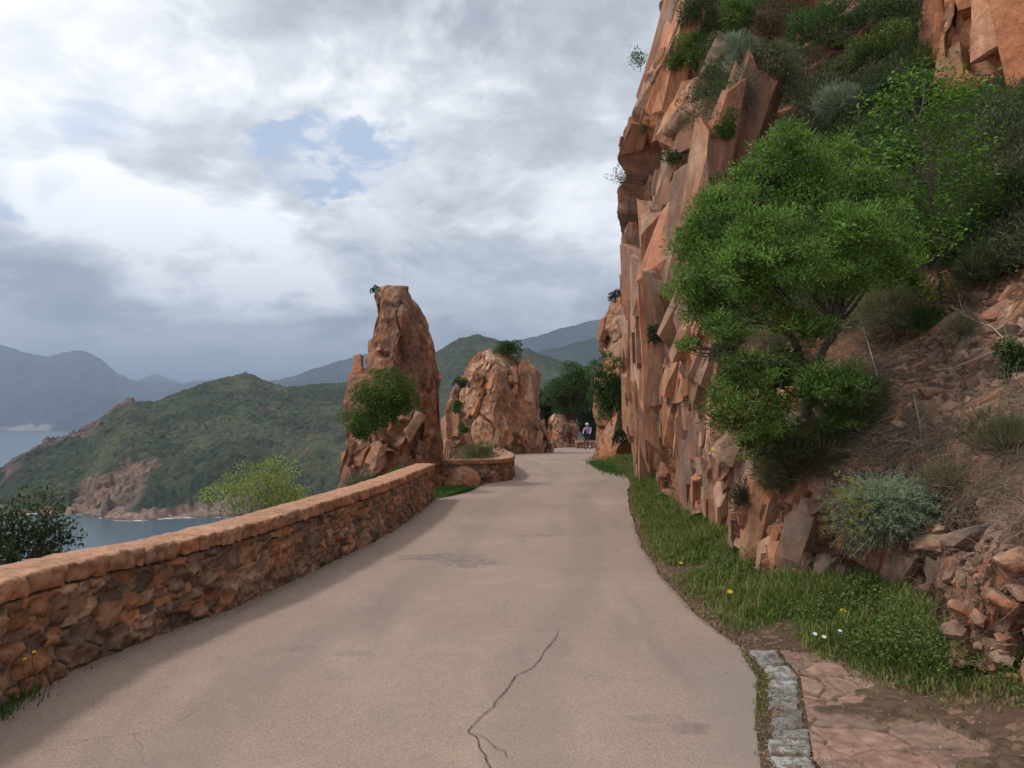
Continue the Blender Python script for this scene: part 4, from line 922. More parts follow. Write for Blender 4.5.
def plant(name, label, cat, root, center, rad, kind='leafy', base=(.05, .10, .025), tip=None, nleaf=5000, nb=14, L=.035, Wd=.02, seed=1, group=None, stem=(.16, .12, .09), nstem=None, rs=None, droop=0., trunk=True):
    rng = np.random.default_rng(seed); root = np.array(root, float); center = np.array(center, float); rad = np.array(rad, float)
    o = thing(name, label, cat, tuple(root), group)
    bc, br = blobs_in(center, rad, nb, rng)
    pick = rng.choice(nb, nleaf, p=br ** 2 / (br ** 2).sum()); dirs = rand_dirs(nleaf, rng); dirs[:, 2] = np.where(dirs[:, 2] < -.75, -dirs[:, 2], dirs[:, 2])
    rr = rng.uniform(.35, 1.05, nleaf) ** .6; flat = np.array([1.08, 1.08, .92]) * (rad / rad.mean()) ** .5
    pts = bc[pick] + dirs * (br[pick] * rr)[:, None] * flat
    blobtone = rng.normal(size=nb) * .16
    if kind == 'leafy':
        ld = unit(dirs + rng.normal(size=(nleaf, 3)) * .7 + [0, 0, .15 - droop]); ln = unit(dirs + rng.normal(size=(nleaf, 3)) * .6 + [0, 0, .6])
        V, F = leaf_quads(pts, ld, ln, L * rng.uniform(.6, 1.3, nleaf), Wd * rng.uniform(.7, 1.2, nleaf))
    elif kind == 'spray':    # feathery sprays
        ld = unit(dirs * .8 + rng.normal(size=(nleaf, 3)) * .45 + [0, 0, .35 - droop]); ln = unit(rng.normal(size=(nleaf, 3)) + [0, 0, .6])
        V, F = leaf_quads(pts, ld, ln, L * rng.uniform(.6, 1.5, nleaf), Wd * rng.uniform(.7, 1.2, nleaf))
    elif kind == 'stalks':   # upright thin stalks from the root fan
        ld = unit(dirs + rng.normal(size=(nleaf, 3)) * .30 + [0, 0, .55]); ln = rand_dirs(nleaf, rng)
        V, F = leaf_quads(pts, ld, ln, L * rng.uniform(.6, 1.4, nleaf), Wd)
    c = shade_cols(base, nleaf, rng, .20, tip, rng.uniform(0, 1, nleaf) ** 2 * .9 if tip is not None else None) * (1 + blobtone[pick])[:, None]
    mesh_np('foliage', V, F, M_LEAF, parent=o, col=np.repeat(np.clip(c, .004, .9), 4, 0), smooth=False)
    ns = nstem or nb; rs = rs or max(.008, .02 * rad.mean()); lines, radii = [], []
    fork = root * .6 + center * .4 + rng.normal(size=3) * rad * .06
    fork[2] = min(fork[2], center[2])
    if trunk and ns:
        tl = branch_line(root - [0, 0, .05], fork, rng, 6, .15); lines.append(tl); radii.append(np.linspace(rs * 1.5, rs * 1.1, 6))
        for k in range(ns):
            b = bc[k % nb] + rng.normal(size=3) * br[k % nb] * .4
            ln_ = branch_line(fork, b, rng, 8, .3, .05); lines.append(ln_); radii.append(np.linspace(rs * .75, rs * .16, 8))
            for _ in range(3):
                j = rng.integers(3, 8); e = bc[k % nb] + rand_dirs(1, rng)[0] * br[k % nb] * 1.0
                lines.append(branch_line(ln_[j], e, rng, 5, .3)); radii.append(np.linspace(rs * .3, rs * .08, 5))
        V, F = tubes(lines, radii, 5)
        mesh_np('trunk' if cat == 'tree' else 'stem', V, F, M_BARK, parent=o, col=np.ones((len(V), 3)) * stem)
    return o

GREEN, DKGREEN, BRIGHT, OLIVE, GREY, DRYC, YEL = (.085, .140, .028), (.040, .068, .022), (.155, .265, .055), (.085, .105, .040), (.150, .175, .125), (.19, .135, .085), (.21, .22, .035)
def hang(px, py, w, h, kind, base, label, seed, name='shrub', cat='shrub', n=4000, L=.035, Wd=.02, tip=None, dflt=None, lift=.45, **kw):
    """a plant rooted where the line of sight meets the slope; w,h in photo pixels give its true size there"""
    r = hit(px, py + h * .32, dflt)
    if r is None: return None
    p, nn = r; d = p[1]; rw, rh = w * d / FPX / 2, h * d / FPX / 2
    c = P(px, py, d); c = c - unit(ray(px, py)[None])[0] * rw * lift
    return plant(name, label, cat, p, c, (rw, rw * .85, rh), kind, base, tip, n, L=L, Wd=Wd, seed=seed, **kw)

# main tree: feathery green juniper-like tree on the lip of the rock
def make_main_tree():
    rng = np.random.default_rng(77); base = hit(806, 410)[0]; d = 8.7
    base = np.array([base[0], base[1], base[2] - .05])
    t = thing('juniper_tree', 'large feathery bright green tree leaning out over the rock face', 'tree', tuple(base))
    CL = [  # clumps px, py, radius px, depth offset
        (700, 245, 30, .3), (690, 285, 26, .2), (725, 215, 34, .2), (735, 260, 36, -.1), (705, 310, 24, 0), (760, 190, 36, .3), (765, 235, 40, -.2), (750, 290, 36, -.2),
        (800, 170, 36, .4), (805, 215, 42, 0), (795, 260, 40, -.4), (840, 190, 36, .3), (850, 235, 40, 0), (840, 275, 34, -.3), (885, 230, 34, .2), (890, 265, 28, 0),
        (790, 140, 24, .5), (745, 180, 22, .5), (870, 185, 26, .5), (905, 255, 18, .2), (725, 330, 24, -.2), (700, 225, 20, .4),
        (745, 375, 30, -.4), (780, 370, 24, -.5), (735, 410, 30, -.5), (765, 415, 30, -.4), (815, 385, 28, -.4), (850, 385, 24, -.2), (755, 440, 22, -.3), (790, 445, 26, -.2), (815, 330, 22, -.5), (790, 320, 20, -.5), (840, 420, 22, 0), (725, 390, 18, -.4), (690, 345, 10, -.3), (710, 200, 16, .4), (835, 150, 20, .6), (765, 160, 20, .5)]
    Vs, Fs, Cs, off = [], [], [], 0; lines, radii = [], []
    fork = P(812, 372, base[1] - .05); f2 = P(790, 335, base[1] - .3); f3 = P(835, 330, base[1] - .1); f4 = P(775, 385, base[1] - .45)
    lines.append(branch_line(base, fork, rng, 6, .1)); radii.append(np.linspace(.06, .048, 6))
    for f_, r_ in ((f2, .036), (f3, .034), (f4, .028)): lines.append(branch_line(fork, f_, rng, 7, .2)); radii.append(np.linspace(.042, r_, 7))
    low = []
    for i, (px, py, r, do) in enumerate(CL):
        dd = base[1] - .35 + do + rng.uniform(-.35, .35); c = P(px, py, dd); rr = r * dd / FPX * .84
        nsub = max(8, int(r * 1.5)); sub = c + rand_dirs(nsub, rng) * rng.uniform(.3, 1.05, (nsub, 1)) * rr * [1.15, 1.1, .95]; sr = rng.uniform(.12, .24, nsub) * rr + .025
        n = int(3.6 * r ** 2); pk = rng.choice(nsub, n, p=sr ** 2 / (sr ** 2).sum()); dr = rand_dirs(n, rng); dr[:, 2] = dr[:, 2] * .8 + .15
        pt = sub[pk] + dr * (sr[pk] * rng.uniform(.2, 1.45, n) ** 1.1)[:, None] * [1.25, 1.25, .95]
        ld = unit(dr + rng.normal(size=(n, 3)) * .6 + [0, 0, .35]); ln = unit(rng.normal(size=(n, 3)) * 1. + [0, -.5, .6])
        V, F = leaf_quads(pt, ld, ln, .042 * rng.uniform(.5, 1.5, n), .0135)
        Vs.append(V); Fs.append(F + off); off += len(V)
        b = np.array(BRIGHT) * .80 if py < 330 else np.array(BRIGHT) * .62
        tone = rng.normal(size=nsub) * .34
        col = shade_cols(b, n, rng, .2, (.20, .30, .06), rng.uniform(0, 1, n) ** 2 * .6) * (1 + tone[pk])[:, None]
        if i in (17, 24, 29, 31): col[:n // 6] = shade_cols((.20, .055, .025), n // 6, rng)
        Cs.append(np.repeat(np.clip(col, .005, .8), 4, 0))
        fk = f2 if px < 790 and py < 340 else f3 if py < 340 else f4
        bl = branch_line(fk, c, rng, 9, .30, .06); lines.append(bl); radii.append(np.linspace(.02, .006, 9))
        for k in range(6): j = rng.integers(4, 9); lines.append(branch_line(bl[j], sub[k % nsub], rng, 5, .35)); radii.append(np.linspace(.007, .002, 5))
        if py > 300:
            for k in range(4): j = rng.integers(2, 8); lines.append(branch_line(bl[j], c + rng.normal(size=3) * rr * [1.3, 1, .8], rng, 6, .35)); radii.append(np.linspace(.006, .002, 6))
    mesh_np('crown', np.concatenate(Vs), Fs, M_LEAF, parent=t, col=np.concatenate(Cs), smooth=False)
    V, F = tubes(lines, radii, 6); mesh_np('trunk', V, F, M_BARK, parent=t, col=np.ones((len(V), 3)) * [.10, .075, .06])
make_main_tree()

# thin fig-like sapling to the right of the big tree
def make_sapling():
    rng = np.random.default_rng(78); base = hit(944, 300)[0]; d = base[1]
    t = thing('sapling', 'slender young tree with bright broad leaves right of the feathery tree', 'tree', tuple(base)); lines, radii = [], []; tips = []
    tr = [P(944, 305, d), P(938, 260, d - .05), P(934, 220, d - .15), P(930, 185, d - .2), P(925, 150, d - .25), P(918, 120, d - .3), P(905, 82, d - .3)]
    lines.append(np.array(tr)); radii.append(np.linspace(.028, .004, 7))
    ends = [(945, 100), (958, 92), (968, 100), (890, 130), (880, 150), (900, 105), (925, 75), (870, 165), (905, 160), (955, 135), (970, 150), (965, 175), (900, 190), (880, 205), (915, 205), (950, 200), (965, 215), (895, 230), (925, 240), (955, 245), (912, 255), (900, 280), (925, 290), (885, 255), (940, 165), (930, 130), (910, 140), (948, 120), (893, 95), (885, 180), (940, 225), (975, 190)]
    Vs, Fs, Cs, off = [], [], [], 0
    for px, py in ends:
        k = int(np.clip((300 - py) / 38 - .8, 1, 5)); e = P(px + rng.normal() * 3, py, d - .2 + rng.normal() * .22); bl = branch_line(tr[k], e, rng, 7, .2, .05); lines.append(bl); radii.append(np.linspace(.010, .002, 7))
        n = 150; pt = e + rng.normal(size=(n, 3)) * [.17, .17, .09]; ld = unit(rng.normal(size=(n, 3)) * [1, 1, .4]); ln = unit(rng.normal(size=(n, 3)) * .4 + [0, -.3, 1])
        V, F = leaf_quads(pt, ld, ln, .058 * rng.uniform(.6, 1.3, n), .036); Vs.append(V); Fs.append(F + off); off += len(V)
        Cs.append(np.repeat(shade_cols((.10, .20, .028), n, rng, .2, (.20, .30, .05), rng.uniform(0, 1, n) ** 3 * .8), 4, 0))
    mesh_np('foliage', np.concatenate(Vs), Fs, M_LEAF, parent=t, col=np.concatenate(Cs), smooth=False)
    V, F = tubes(lines, radii, 6); mesh_np('trunk', V, F, M_BARK, parent=t, col=np.ones((len(V), 3)) * [.12, .09, .07])
make_sapling()

SH = [  # px, py, w, h, kind, colour, label, leaves, leaf L, W
    (735, 12, 70, 50, 'leafy', GREEN, 'bright green bush at the top of the cliff edge', 4500, .05, .03),
    (697, 8, 50, 40, 'leafy', DKGREEN, 'dark bush on the very top of the cliff at the frame edge', 3000, .05, .03),
    (694, 48, 52, 46, 'leafy', (.07, .14, .022), 'rounded vivid green bush on the cliff brow', 4500, .045, .03),
    (676, 62, 26, 28, 'leafy', GREEN, 'small green bush under the rounded vivid one on the cliff brow', 1800, .045, .03),
    (738, 50, 48, 44, 'stalks', GREY, 'grey green scrub bush below the dark thicket near the cliff top', 3000, .09, .012),
    (775, 18, 60, 44, 'leafy', (.11, .09, .04), 'rusty brown topped bush with pale bare twigs', 2600, .045, .022),
    (820, 22, 90, 56, 'leafy', (.045, .095, .02), 'dense green bush at the top centre of the hillside', 6500, .045, .028),
    (880, 10, 90, 40, 'leafy', DKGREEN, 'dark thicket under the top edge left of the orange crag', 5500, .045, .028),
    (935, 22, 60, 50, 'leafy', (.035, .06, .025), 'dark bush beside the orange crag', 4000, .045, .028),
    (941, 34, 36, 42, 'stalks', (.20, .22, .15), 'pale grey green tufted bush against the side of the orange crag', 2600, .11, .012),
    (885, 45, 70, 34, 'leafy', (.06, .12, .022), 'flat bright green bush with yellow flower dots high on the slope', 4500, .04, .026),
    (850, 62, 52, 36, 'leafy', (.07, .095, .03), 'olive green bush in the middle of the upper slope', 3200, .04, .024),
    (780, 80, 66, 48, 'stalks', (.12, .12, .075), 'brownish heather bush in the middle of the upper slope', 4200, .08, .012),
    (790, 72, 26, 24, 'leafy', (.16, .16, .035), 'small yellow green tuft among the brown heather', 1300, .035, .02),
    (840, 108, 66, 50, 'stalks', (.135, .155, .11), 'round grey green cushion bush above the feathery tree', 6000, .10, .011),
    (885, 92, 60, 44, 'leafy', (.05, .08, .03), 'dark olive bush right of the round grey cushion', 3600, .04, .024),
    (725, 125, 30, 40, 'leafy', (.055, .11, .022), 'green bush in the cleft of the pale rocks', 2600, .035, .022),
    (800, 128, 50, 36, 'stalks', (.105, .105, .065), 'dull brown bush left of the round grey cushion', 2800, .08, .012),
    (745, 92, 40, 40, 'stalks', (.15, .13, .10), 'bare grey twiggy bush at the rim of the pale rocks', 1700, .10, .008),
    (920, 100, 70, 50, 'leafy', (.05, .075, .028), 'dark bush behind the slender sapling', 3600, .04, .024),
    (1000, 205, 62, 90, 'leafy', (.045, .070, .020), 'dark green bush at the right edge under the orange crag', 7000, .032, .018),
    (985, 270, 60, 34, 'stalks', (.12, .14, .07), 'low spiky green clump at the right edge of the scree', 2200, .13, .010),
    (925, 325, 40, 22, 'stalks', (.06, .11, .03), 'tuft of green grass above the scree', 1600, .13, .010),
    (875, 320, 90, 80, 'stalks', (.19, .165, .11), 'tangled dry bush right of the big tree', 5200, .13, .007),
    (905, 160, 70, 60, 'leafy', (.05, .085, .028), 'mid green bush behind the sapling stem', 3600, .036, .022),
    (1010, 355, 34, 60, 'leafy', (.06, .10, .03), 'small green bush at the right frame edge beside the scree', 1500, .035, .02),
    (655, 335, 18, 26, 'leafy', (.06, .07, .035), 'small dark tuft halfway up the tall cliff face', 1200, .05, .028),
    (622, 178, 30, 24, 'leafy', (.09, .11, .06), 'sparse grey bush sticking out of the cliff edge against the sky', 420, .05, .025),
    (640, 58, 24, 38, 'leafy', (.07, .12, .04), 'small sapling jutting from the cliff brow into the sky', 420, .06, .035),
    (646, 125, 14, 34, 'leafy', (.05, .08, .03), 'dark tuft clinging to the left edge of the cliff', 900, .05, .026),
    (672, 160, 34, 22, 'leafy', (.05, .075, .03), 'low dark tuft on a ledge of the upper cliff', 1300, .045, .025),
    (668, 492, 20, 26, 'leafy', (.075, .15, .03), 'bright green weed at the cliff foot near the bend', 900, .04, .03),
    (800, 460, 80, 50, 'stalks', (.095, .085, .048), 'dark dead grass skirt hanging under the big tree', 3600, .16, .008),
    (745, 500, 20, 50, 'stalks', (.06, .055, .03), 'dark hanging tuft over a fissure of the rock face', 900, .12, .008),
    (780, 478, 40, 50, 'stalks', (.14, .115, .065), 'shaggy brown grass tuft on top of a rock column', 2200, .11, .007),
    (770, 345, 70, 46, 'stalks', (.15, .13, .085), 'dry grey brown tangle behind the trunk of the big tree', 3200, .12, .007),
    (728, 350, 46, 40, 'leafy', (.055, .085, .03), 'dark scrub on the rock lip left of the big tree trunk', 2200, .035, .02),
    (905, 290, 56, 40, 'stalks', (.09, .11, .05), 'rough green grass clump below the slender sapling', 2600, .12, .008),
    (960, 330, 40, 26, 'stalks', (.17, .15, .09), 'small straw coloured tuft in the scree', 900, .11, .007),
    (1000, 440, 60, 40, 'stalks', (.16, .15, .08), 'straw and green tuft on the dry bank at the right edge', 1700, .12, .006),
    (950, 480, 50, 34, 'stalks', (.20, .165, .10), 'straw coloured tuft above the grey slab', 1500, .11, .006),
    (860, 400, 60, 70, 'stalks', (.10, .11, .05), 'dark green grassy tangle at the foot of the big tree', 3400, .14, .008),
]
for i, (px, py, w, h, kd, colr, lab, n, L, Wd) in enumerate(SH):
    if kd == 'stalks': Wd = Wd * .8
    hang(px, py, w, h, kd, colr, lab, 300 + i, n=n, L=L, Wd=Wd, dflt=22.0 if px < 660 else 14.,
         tip=(.24, .22, .05) if 'yellow' in lab else (tuple(min(.5, x * 1.9) for x in colr) if i % 3 else None), nb=10 + i % 7)
# grey-green curry plant with yellow heads on the bank
def make_curry():
    rng = np.random.default_rng(99); r = hit(885, 535); p = r[0]; d = p[1]; c = P(885, 490, d - .28)
    o = thing('curry_plant', 'silvery grey green cushion plant with small yellow flower heads on the bank', 'plant', tuple(p))
    n = 1500; root = P(888, 508, d + .02); Vs, Fs, Cs, off = [], [], [], 0; dr = unit(rng.normal(size=(n, 3)) + [-.1, -.75, .55]); lines, radii = [], []; heads = []
    for k in range(n):
        ln = rng.uniform(.20, .37) * (1.2 if abs(dr[k, 0]) > .5 else 1); t = np.linspace(0, 1, 6)[:, None]; l = root + rng.normal(size=3) * .05 + dr[k] * t * ln * [1.25, .8, .85]; l[:, 2] -= .07 * t[:, 0] ** 2; l[:, :] += np.cumsum(rng.normal(size=(6, 3)), 0) * .008
        lines.append(l); radii.append(np.full(6, .0026)); heads.append(l[-1])
    V, F = tubes(lines, radii, 3); cc = np.repeat(shade_cols((.27, .31, .20), n, rng, .22), 18, 0); mesh_np('stem', V, F, M_LEAF, parent=o, col=cc)
    H = np.array(heads); nl = 46000; pk = rng.integers(0, n, nl); tt = rng.integers(1, 6, nl); A = np.array(lines); pt = A[pk, tt] + rng.normal(size=(nl, 3)) * .012
    V, F = leaf_quads(pt, unit(dr[pk] + rng.normal(size=(nl, 3)) * .7), rand_dirs(nl, rng), .030, .0055); mesh_np('foliage', V, F, M_LEAF, parent=o, col=np.repeat(shade_cols((.36, .42, .29), nl, rng, .22), 4, 0), smooth=False)
    sel = np.where((H[:, 0] < np.percentile(H[:, 0], 16)) | (rng.uniform(size=n) < .03))[0]; pt = np.repeat(H[sel], 16, 0) + rng.normal(size=(len(sel) * 16, 3)) * .010
    V, F = leaf_quads(pt, rand_dirs(len(pt), rng), rand_dirs(len(pt), rng), .011, .010); mesh_np('flower_heads', V, F, M_LEAF, parent=o, col=np.repeat(shade_cols((.34, .27, .06), len(pt), rng, .2), 4, 0), smooth=False)
make_curry()

# plants on the free-standing rocks and beyond the wall
plant('shrub', 'thick bright green bush growing on the left side of the pointed rock', 'shrub', P(385, 425, 19.4), P(386, 399, 18.8), (1.0, .7, .98), 'leafy', (.060, .110, .022), (.11, .18, .03), 15000, nb=46, L=.055, Wd=.035, seed=501)
plant('shrub', 'sparse pale bush hanging off the left edge of the pointed rock', 'shrub', P(352, 425, 20.2), P(345, 412, 20.2), (.38, .3, .36), 'leafy', (.13, .15, .06), None, 700, nb=8, L=.05, Wd=.028, seed=502)
plant('shrub', 'lower end of green bush trailing down the pointed rock', 'shrub', P(366, 440, 19.2), P(362, 428, 19.0), (.36, .3, .34), 'leafy', (.055, .11, .022), None, 3000, nb=9, L=.05, Wd=.03, seed=503)
plant('shrub', 'little dark tuft on the summit of the pointed rock', 'shrub', P(377, 294, 20.8), P(375, 291, 20.8), (.16, .15, .12), 'leafy', (.03, .05, .02), None, 400, nb=5, L=.04, Wd=.022, seed=504)
plant('shrub', 'grey green herb at the foot of the pointed rock behind the wall', 'shrub', P(362, 490, 17.6), P(362, 484, 17.4), (.42, .3, .22), 'stalks', (.14, .17, .09), None, 1500, nb=9, L=.09, Wd=.010, seed=505)
plant('shrub', 'little herb behind the wall end below the pointed rock', 'shrub', P(398, 478, 17.8), P(398, 474, 17.8), (.25, .25, .14), 'stalks', (.12, .13, .06), None, 700, nb=6, L=.07, Wd=.010, seed=506)
plant('shrub', 'round green bush on top of the pale rock outcrop', 'shrub', P(508, 356, 43.5), P(508, 348, 43.5), (.95, .8, .52), 'leafy', (.05, .09, .025), None, 3200, nb=14, L=.09, Wd=.055, seed=507)
plant('shrub', 'dark bush in the cleft at the upper left of the pale outcrop', 'shrub', P(461, 388, 41), P(461, 383, 40.6), (.55, .5, .4), 'leafy', (.04, .07, .022), None, 1800, nb=8, L=.08, Wd=.05, seed=508)
plant('shrub', 'green tuft halfway down the left of the pale outcrop', 'shrub', P(456, 414, 38.4), P(456, 409, 38.3), (.4, .3, .4), 'leafy', (.06, .12, .022), None, 1400, nb=7, L=.07, Wd=.045, seed=509)
plant('shrub', 'small green tuft low on the left of the pale outcrop', 'shrub', P(464, 434, 37.8), P(464, 429, 37.7), (.34, .3, .28), 'leafy', (.05, .10, .022), None, 1000, nb=6, L=.07, Wd=.045, seed=510)
plant('shrub', 'grassy weeds growing inside the curved stone wall', 'shrub', P(482, 466, 24.5), P(483, 455, 24.5), (.75, .6, .38), 'stalks', (.13, .15, .06), None, 2600, nb=14, L=.14, Wd=.012, seed=511)
def tree(label, root, center, rad, base, n, seed, L, Wd, tip=None, nb=26, rs=.12, group=None):
    return plant('tree', label, 'tree', root, center, rad, 'leafy', base, tip, n, nb=nb, L=L, Wd=Wd, seed=seed, rs=rs, stem=(.09, .07, .055), group=group)
tree('dark round leafed tree at the road bend behind the cyclist', (4.3, 57, 0), P(571, 390, 57), (2.1, 1.8, 2.4), (.050, .090, .028), 16000, 520, .13, .085, (.10, .15, .05), 34)
tree('darker tree behind the low rocks left of the road bend', (2.3, 60, -1), P(546, 402, 60), (1.5, 1.4, 2.0), (.03, .055, .022), 8000, 521, .14, .09)
tree('dark green trees behind the tiny parapet', (6.6, 61, -1.), P(592, 415, 61), (2.2, 1.6, 2.6), (.022, .042, .018), 9000, 522, .15, .09)
plant('shrub', 'dark green climbing bush on the front of the narrow buttress', 'shrub', P(612, 425, 32.6), P(609, 390, 32.4), (.82, .6, 1.55), 'leafy', (.045, .090, .022), (.08, .14, .03), 9500, nb=26, L=.085, Wd=.055, seed=523)
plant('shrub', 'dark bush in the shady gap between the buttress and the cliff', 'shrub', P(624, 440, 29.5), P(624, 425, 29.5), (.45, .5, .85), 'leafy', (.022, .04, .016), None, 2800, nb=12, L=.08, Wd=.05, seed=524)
plant('shrub', 'small bush on the upper left edge of the narrow buttress', 'shrub', P(618, 305, 34.5), P(617, 297, 34.2), (.35, .3, .45), 'leafy', (.05, .06, .03), None, 900, nb=6, L=.07, Wd=.04, seed=525)
# yellow-green almond-like bush and dark branch beyond the wall
plant('small_tree', 'yellow green bushy tree with grey branches rising beyond the stone wall', 'tree', (-4.4, 12.6, -2.2), P(266, 494, 12.4), (1.0, .9, .50), 'leafy', (.22, .27, .04), (.34, .36, .07), 5600, nb=40, L=.040, Wd=.024, seed=530, stem=(.30, .27, .23), rs=.035)
plant('small_tree', 'dark leafed tree at the left edge beyond the stone wall', 'tree', (-5.3, 7.2, -2.6), P(4, 545, 6.6), (.62, .6, .45), 'leafy', (.035, .055, .022), (.07, .09, .03), 3600, nb=26, L=.045, Wd=.024, seed=531, stem=(.06, .045, .04), rs=.03)
plant('small_tree', 'thin dark leafy branch right of the dark tree beyond the wall', 'tree', (-4.9, 7.4, -2.4), P(50, 540, 6.8), (.24, .3, .22), 'leafy', (.035, .055, .022), (.07, .09, .03), 520, nb=9, L=.042, Wd=.022, seed=532, stem=(.06, .045, .04), rs=.012)
for i, (x, y) in enumerate([(-6.5, 10), (-7.5, 14.5), (-6.2, 18), (-8, 22), (-5.5, 26), (-9, 30), (-7, 6), (-4.5, 36), (-6, 44), (-1.5, 58)]):
    zz_ = -.6 - max(0, (float(Lx(y)) - .55 - x)) * .75 - max(0, y - 57) * .6
    plant('shrub', ['dusty green', 'dark green'][i % 2] + ' maquis bush below the parapet, ' + ('first', 'second', 'third', 'fourth', 'fifth', 'sixth', 'seventh', 'eighth', 'ninth', 'tenth')[i] + ' of the row down the slope', 'shrub', (x, y, zz_), (x, y, zz_ + .55), (.9, .9, .6), 'leafy', (GREEN, DKGREEN)[i % 2], None, 1500, nb=12, L=.07, Wd=.04, seed=560 + i, group='maquis bushes below the parapet')

# ------------------------------------------------------------------ grass and ground cover
def make_grass():
    rng = np.random.default_rng(5); N = 150000
    y = 2.2 + (36 - 2.2) * rng.uniform(0, 1, N) ** 2.1; r = Rx(y); f = FX(y); x = r + .02 + (f + .15 - r) * rng.uniform(0, 1, N)
    w = np.stack([x, y, x * 0], -1); dens = fbm(w / .5, 4, 81)
    # near the paved corner grass only close to the rock
    lim = np.interp(y, [2.2, 3.2, 4.0, 4.6, 5.2, 5.7, 6.2, 7, 9, 12, 40], [3.3, 3.25, 2.95, 2.5, 2.12, 1.86, 1.70, 1.66, 1.70, 1.8, 0])
    edge = x - np.maximum(r + .06 + .12 * dens, lim + .12 * dens)
    keep = (edge > rng.uniform(-.16, .16, N)) & (dens > rng.uniform(-.5, -.05, N)); x, y, edge, dens = x[keep], y[keep], edge[keep], dens[keep]; n = len(x)
    z = vergez(x, y) - .01
    z = np.where((y < 5.6) & (x < 2.9), lerp(-.01, z, smooth01(x, 2.2, 2.9)), z)
    hgt = (.035 + .075 * np.clip(edge * 2.2, 0, 1)) * rng.uniform(.5, 1.5, n) * np.clip(1 + 1.5 * dens, .35, 2.2) * np.interp(y, [0, 8, 20, 40], [1, 1, 1.5, 2.])
    a = rng.uniform(0, 2 * math.pi, n); lean = np.stack([np.cos(a), np.sin(a)], -1) * (hgt * rng.uniform(.2, .9, n))[:, None]; wd = .0032 * (1 + y / 9)
    b = a + math.pi / 2 + rng.normal(size=n) * .5; s = np.stack([np.cos(b), np.sin(b)], -1) * wd[:, None]
    base = np.stack([x, y], -1)
    V = np.zeros((n, 5, 3)); V[:, 0, :2] = base - s; V[:, 1, :2] = base + s; V[:, 2, :2] = base + lean * .4 + s * .8; V[:, 3, :2] = base + lean * .4 - s * .8; V[:, 4, :2] = base + lean
    V[:, :2, 2] = z[:, None]; V[:, 2:4, 2] = (z + hgt * .62)[:, None]; V[:, 4, 2] = z + hgt
    i = np.arange(n)[:, None] * 5; F4 = i + np.array([[0, 1, 2, 3]]); F3 = i + np.array([[3, 2, 4]])
    dry = (rng.uniform(size=n) < np.interp(edge, [-.1, .2], [.6, .13])); tall = rng.uniform(size=n) < .012; V[tall, 4, 2] += .10; V[tall, 2:4, 2] += .05; dry |= tall
    c = shade_cols((.115, .180, .038), n, rng, .32, (.26, .27, .08), rng.uniform(0, 1, n) ** 2 * .7); c[dry] = shade_cols((.26, .20, .10), dry.sum(), rng, .2)
    o = mesh_np('grass', V.reshape(-1, 3), [F4, F3], M_GRASS, col=np.repeat(c, 5, 0), smooth=False); tag(o, 'fresh green grass growing along the verge under the cliff', 'grass', kind='stuff')
    # broad-leaved weeds and ivy along the foot
    N = 60000; y = 4.0 + 30 * rng.uniform(0, 1, N) ** 2.; f = FX(y); r = Rx(y); x = f - .35 + .5 * rng.normal(size=N) * .55
    w = np.stack([x, y, x * 0], -1); dens = fbm(w / .4 + 5, 3, 91); lim = np.interp(y, [4, 5, 6, 8, 12, 40], [2.6, 2.35, 2.1, 2.0, 2.1, 0.])
    keep = (x > np.maximum(r + .25, lim)) & (dens > -.12) & (x < f + .12); x, y, dens = x[keep], y[keep], dens[keep]; n = len(x)
    z = vergez(x, y) + rng.uniform(.01, .15, n) * (1 + dens)
    sz = .022 * np.interp(y, [0, 8, 30], [.9, 1, 2.2]) * rng.uniform(.6, 1.4, n)
    V, F = leaf_quads(np.stack([x, y, z], -1), unit(rng.normal(size=(n, 3)) * [1, 1, .5]), unit(rng.normal(size=(n, 3)) * .5 + [0, -.2, 1]), sz, sz * .75)
    c = shade_cols((.070, .115, .028), n, rng, .35, (.16, .22, .05), rng.uniform(0, 1, n) ** 2)
    o = mesh_np('ground_cover', V, F, M_LEAF, col=np.repeat(c, 4, 0), smooth=False); tag(o, 'low leafy weeds and ivy at the foot of the rock', 'weeds', kind='stuff')
    # grass by the left wall end and under the wall at the left
    Vs = []; cs = []
    for cx, cy, rx, ry, n, hh in ((-1.35, 18.9, .55, 1.3, 3800, .10), (-3.0, 4.35, .16, .5, 1600, .07), (-2.95, 3.6, .18, .5, 1200, .07), (-2.02, 11.2, .06, .25, 260, .07), (-2.25, 9.0, .04, .15, 140, .06), (3.5, 29, .35, 4, 2600, .16), (1.56, 4.9, .05, .8, 900, .035), (1.83, 5.0, .07, .6, 350, .025), (2.25, 4.7, .5, .5, 700, .025), (2.4, 3.9, .8, .6, 700, .022)):
        x = cx + rng.normal(size=n) * rx * .5; y = cy + rng.normal(size=n) * ry * .5; 
        if cx < 0: x = np.where(y < 16.9, np.maximum(x, Lx(y) + .04), x)
        if cx in (1.56, 1.83): x = np.interp(y, [0, 3.84, 4.37, 5.06, 5.7], [1.08, 1.25, 1.42, 1.65, 1.71]) + (-.03 if cx == 1.56 else .22) + rng.normal(size=n) * .02
        if cx == -1.35: x = np.minimum(x, Lx(y) + .05)
        h = hh * rng.uniform(.4, 1.3, n); a = rng.uniform(0, 6.28, n); ln = np.stack([np.cos(a), np.sin(a)], -1) * (h * .6)[:, None]; wd = .003 * (1 + np.abs(y) / 7); s = np.stack([-np.sin(a), np.cos(a)], -1) * wd[:, None]
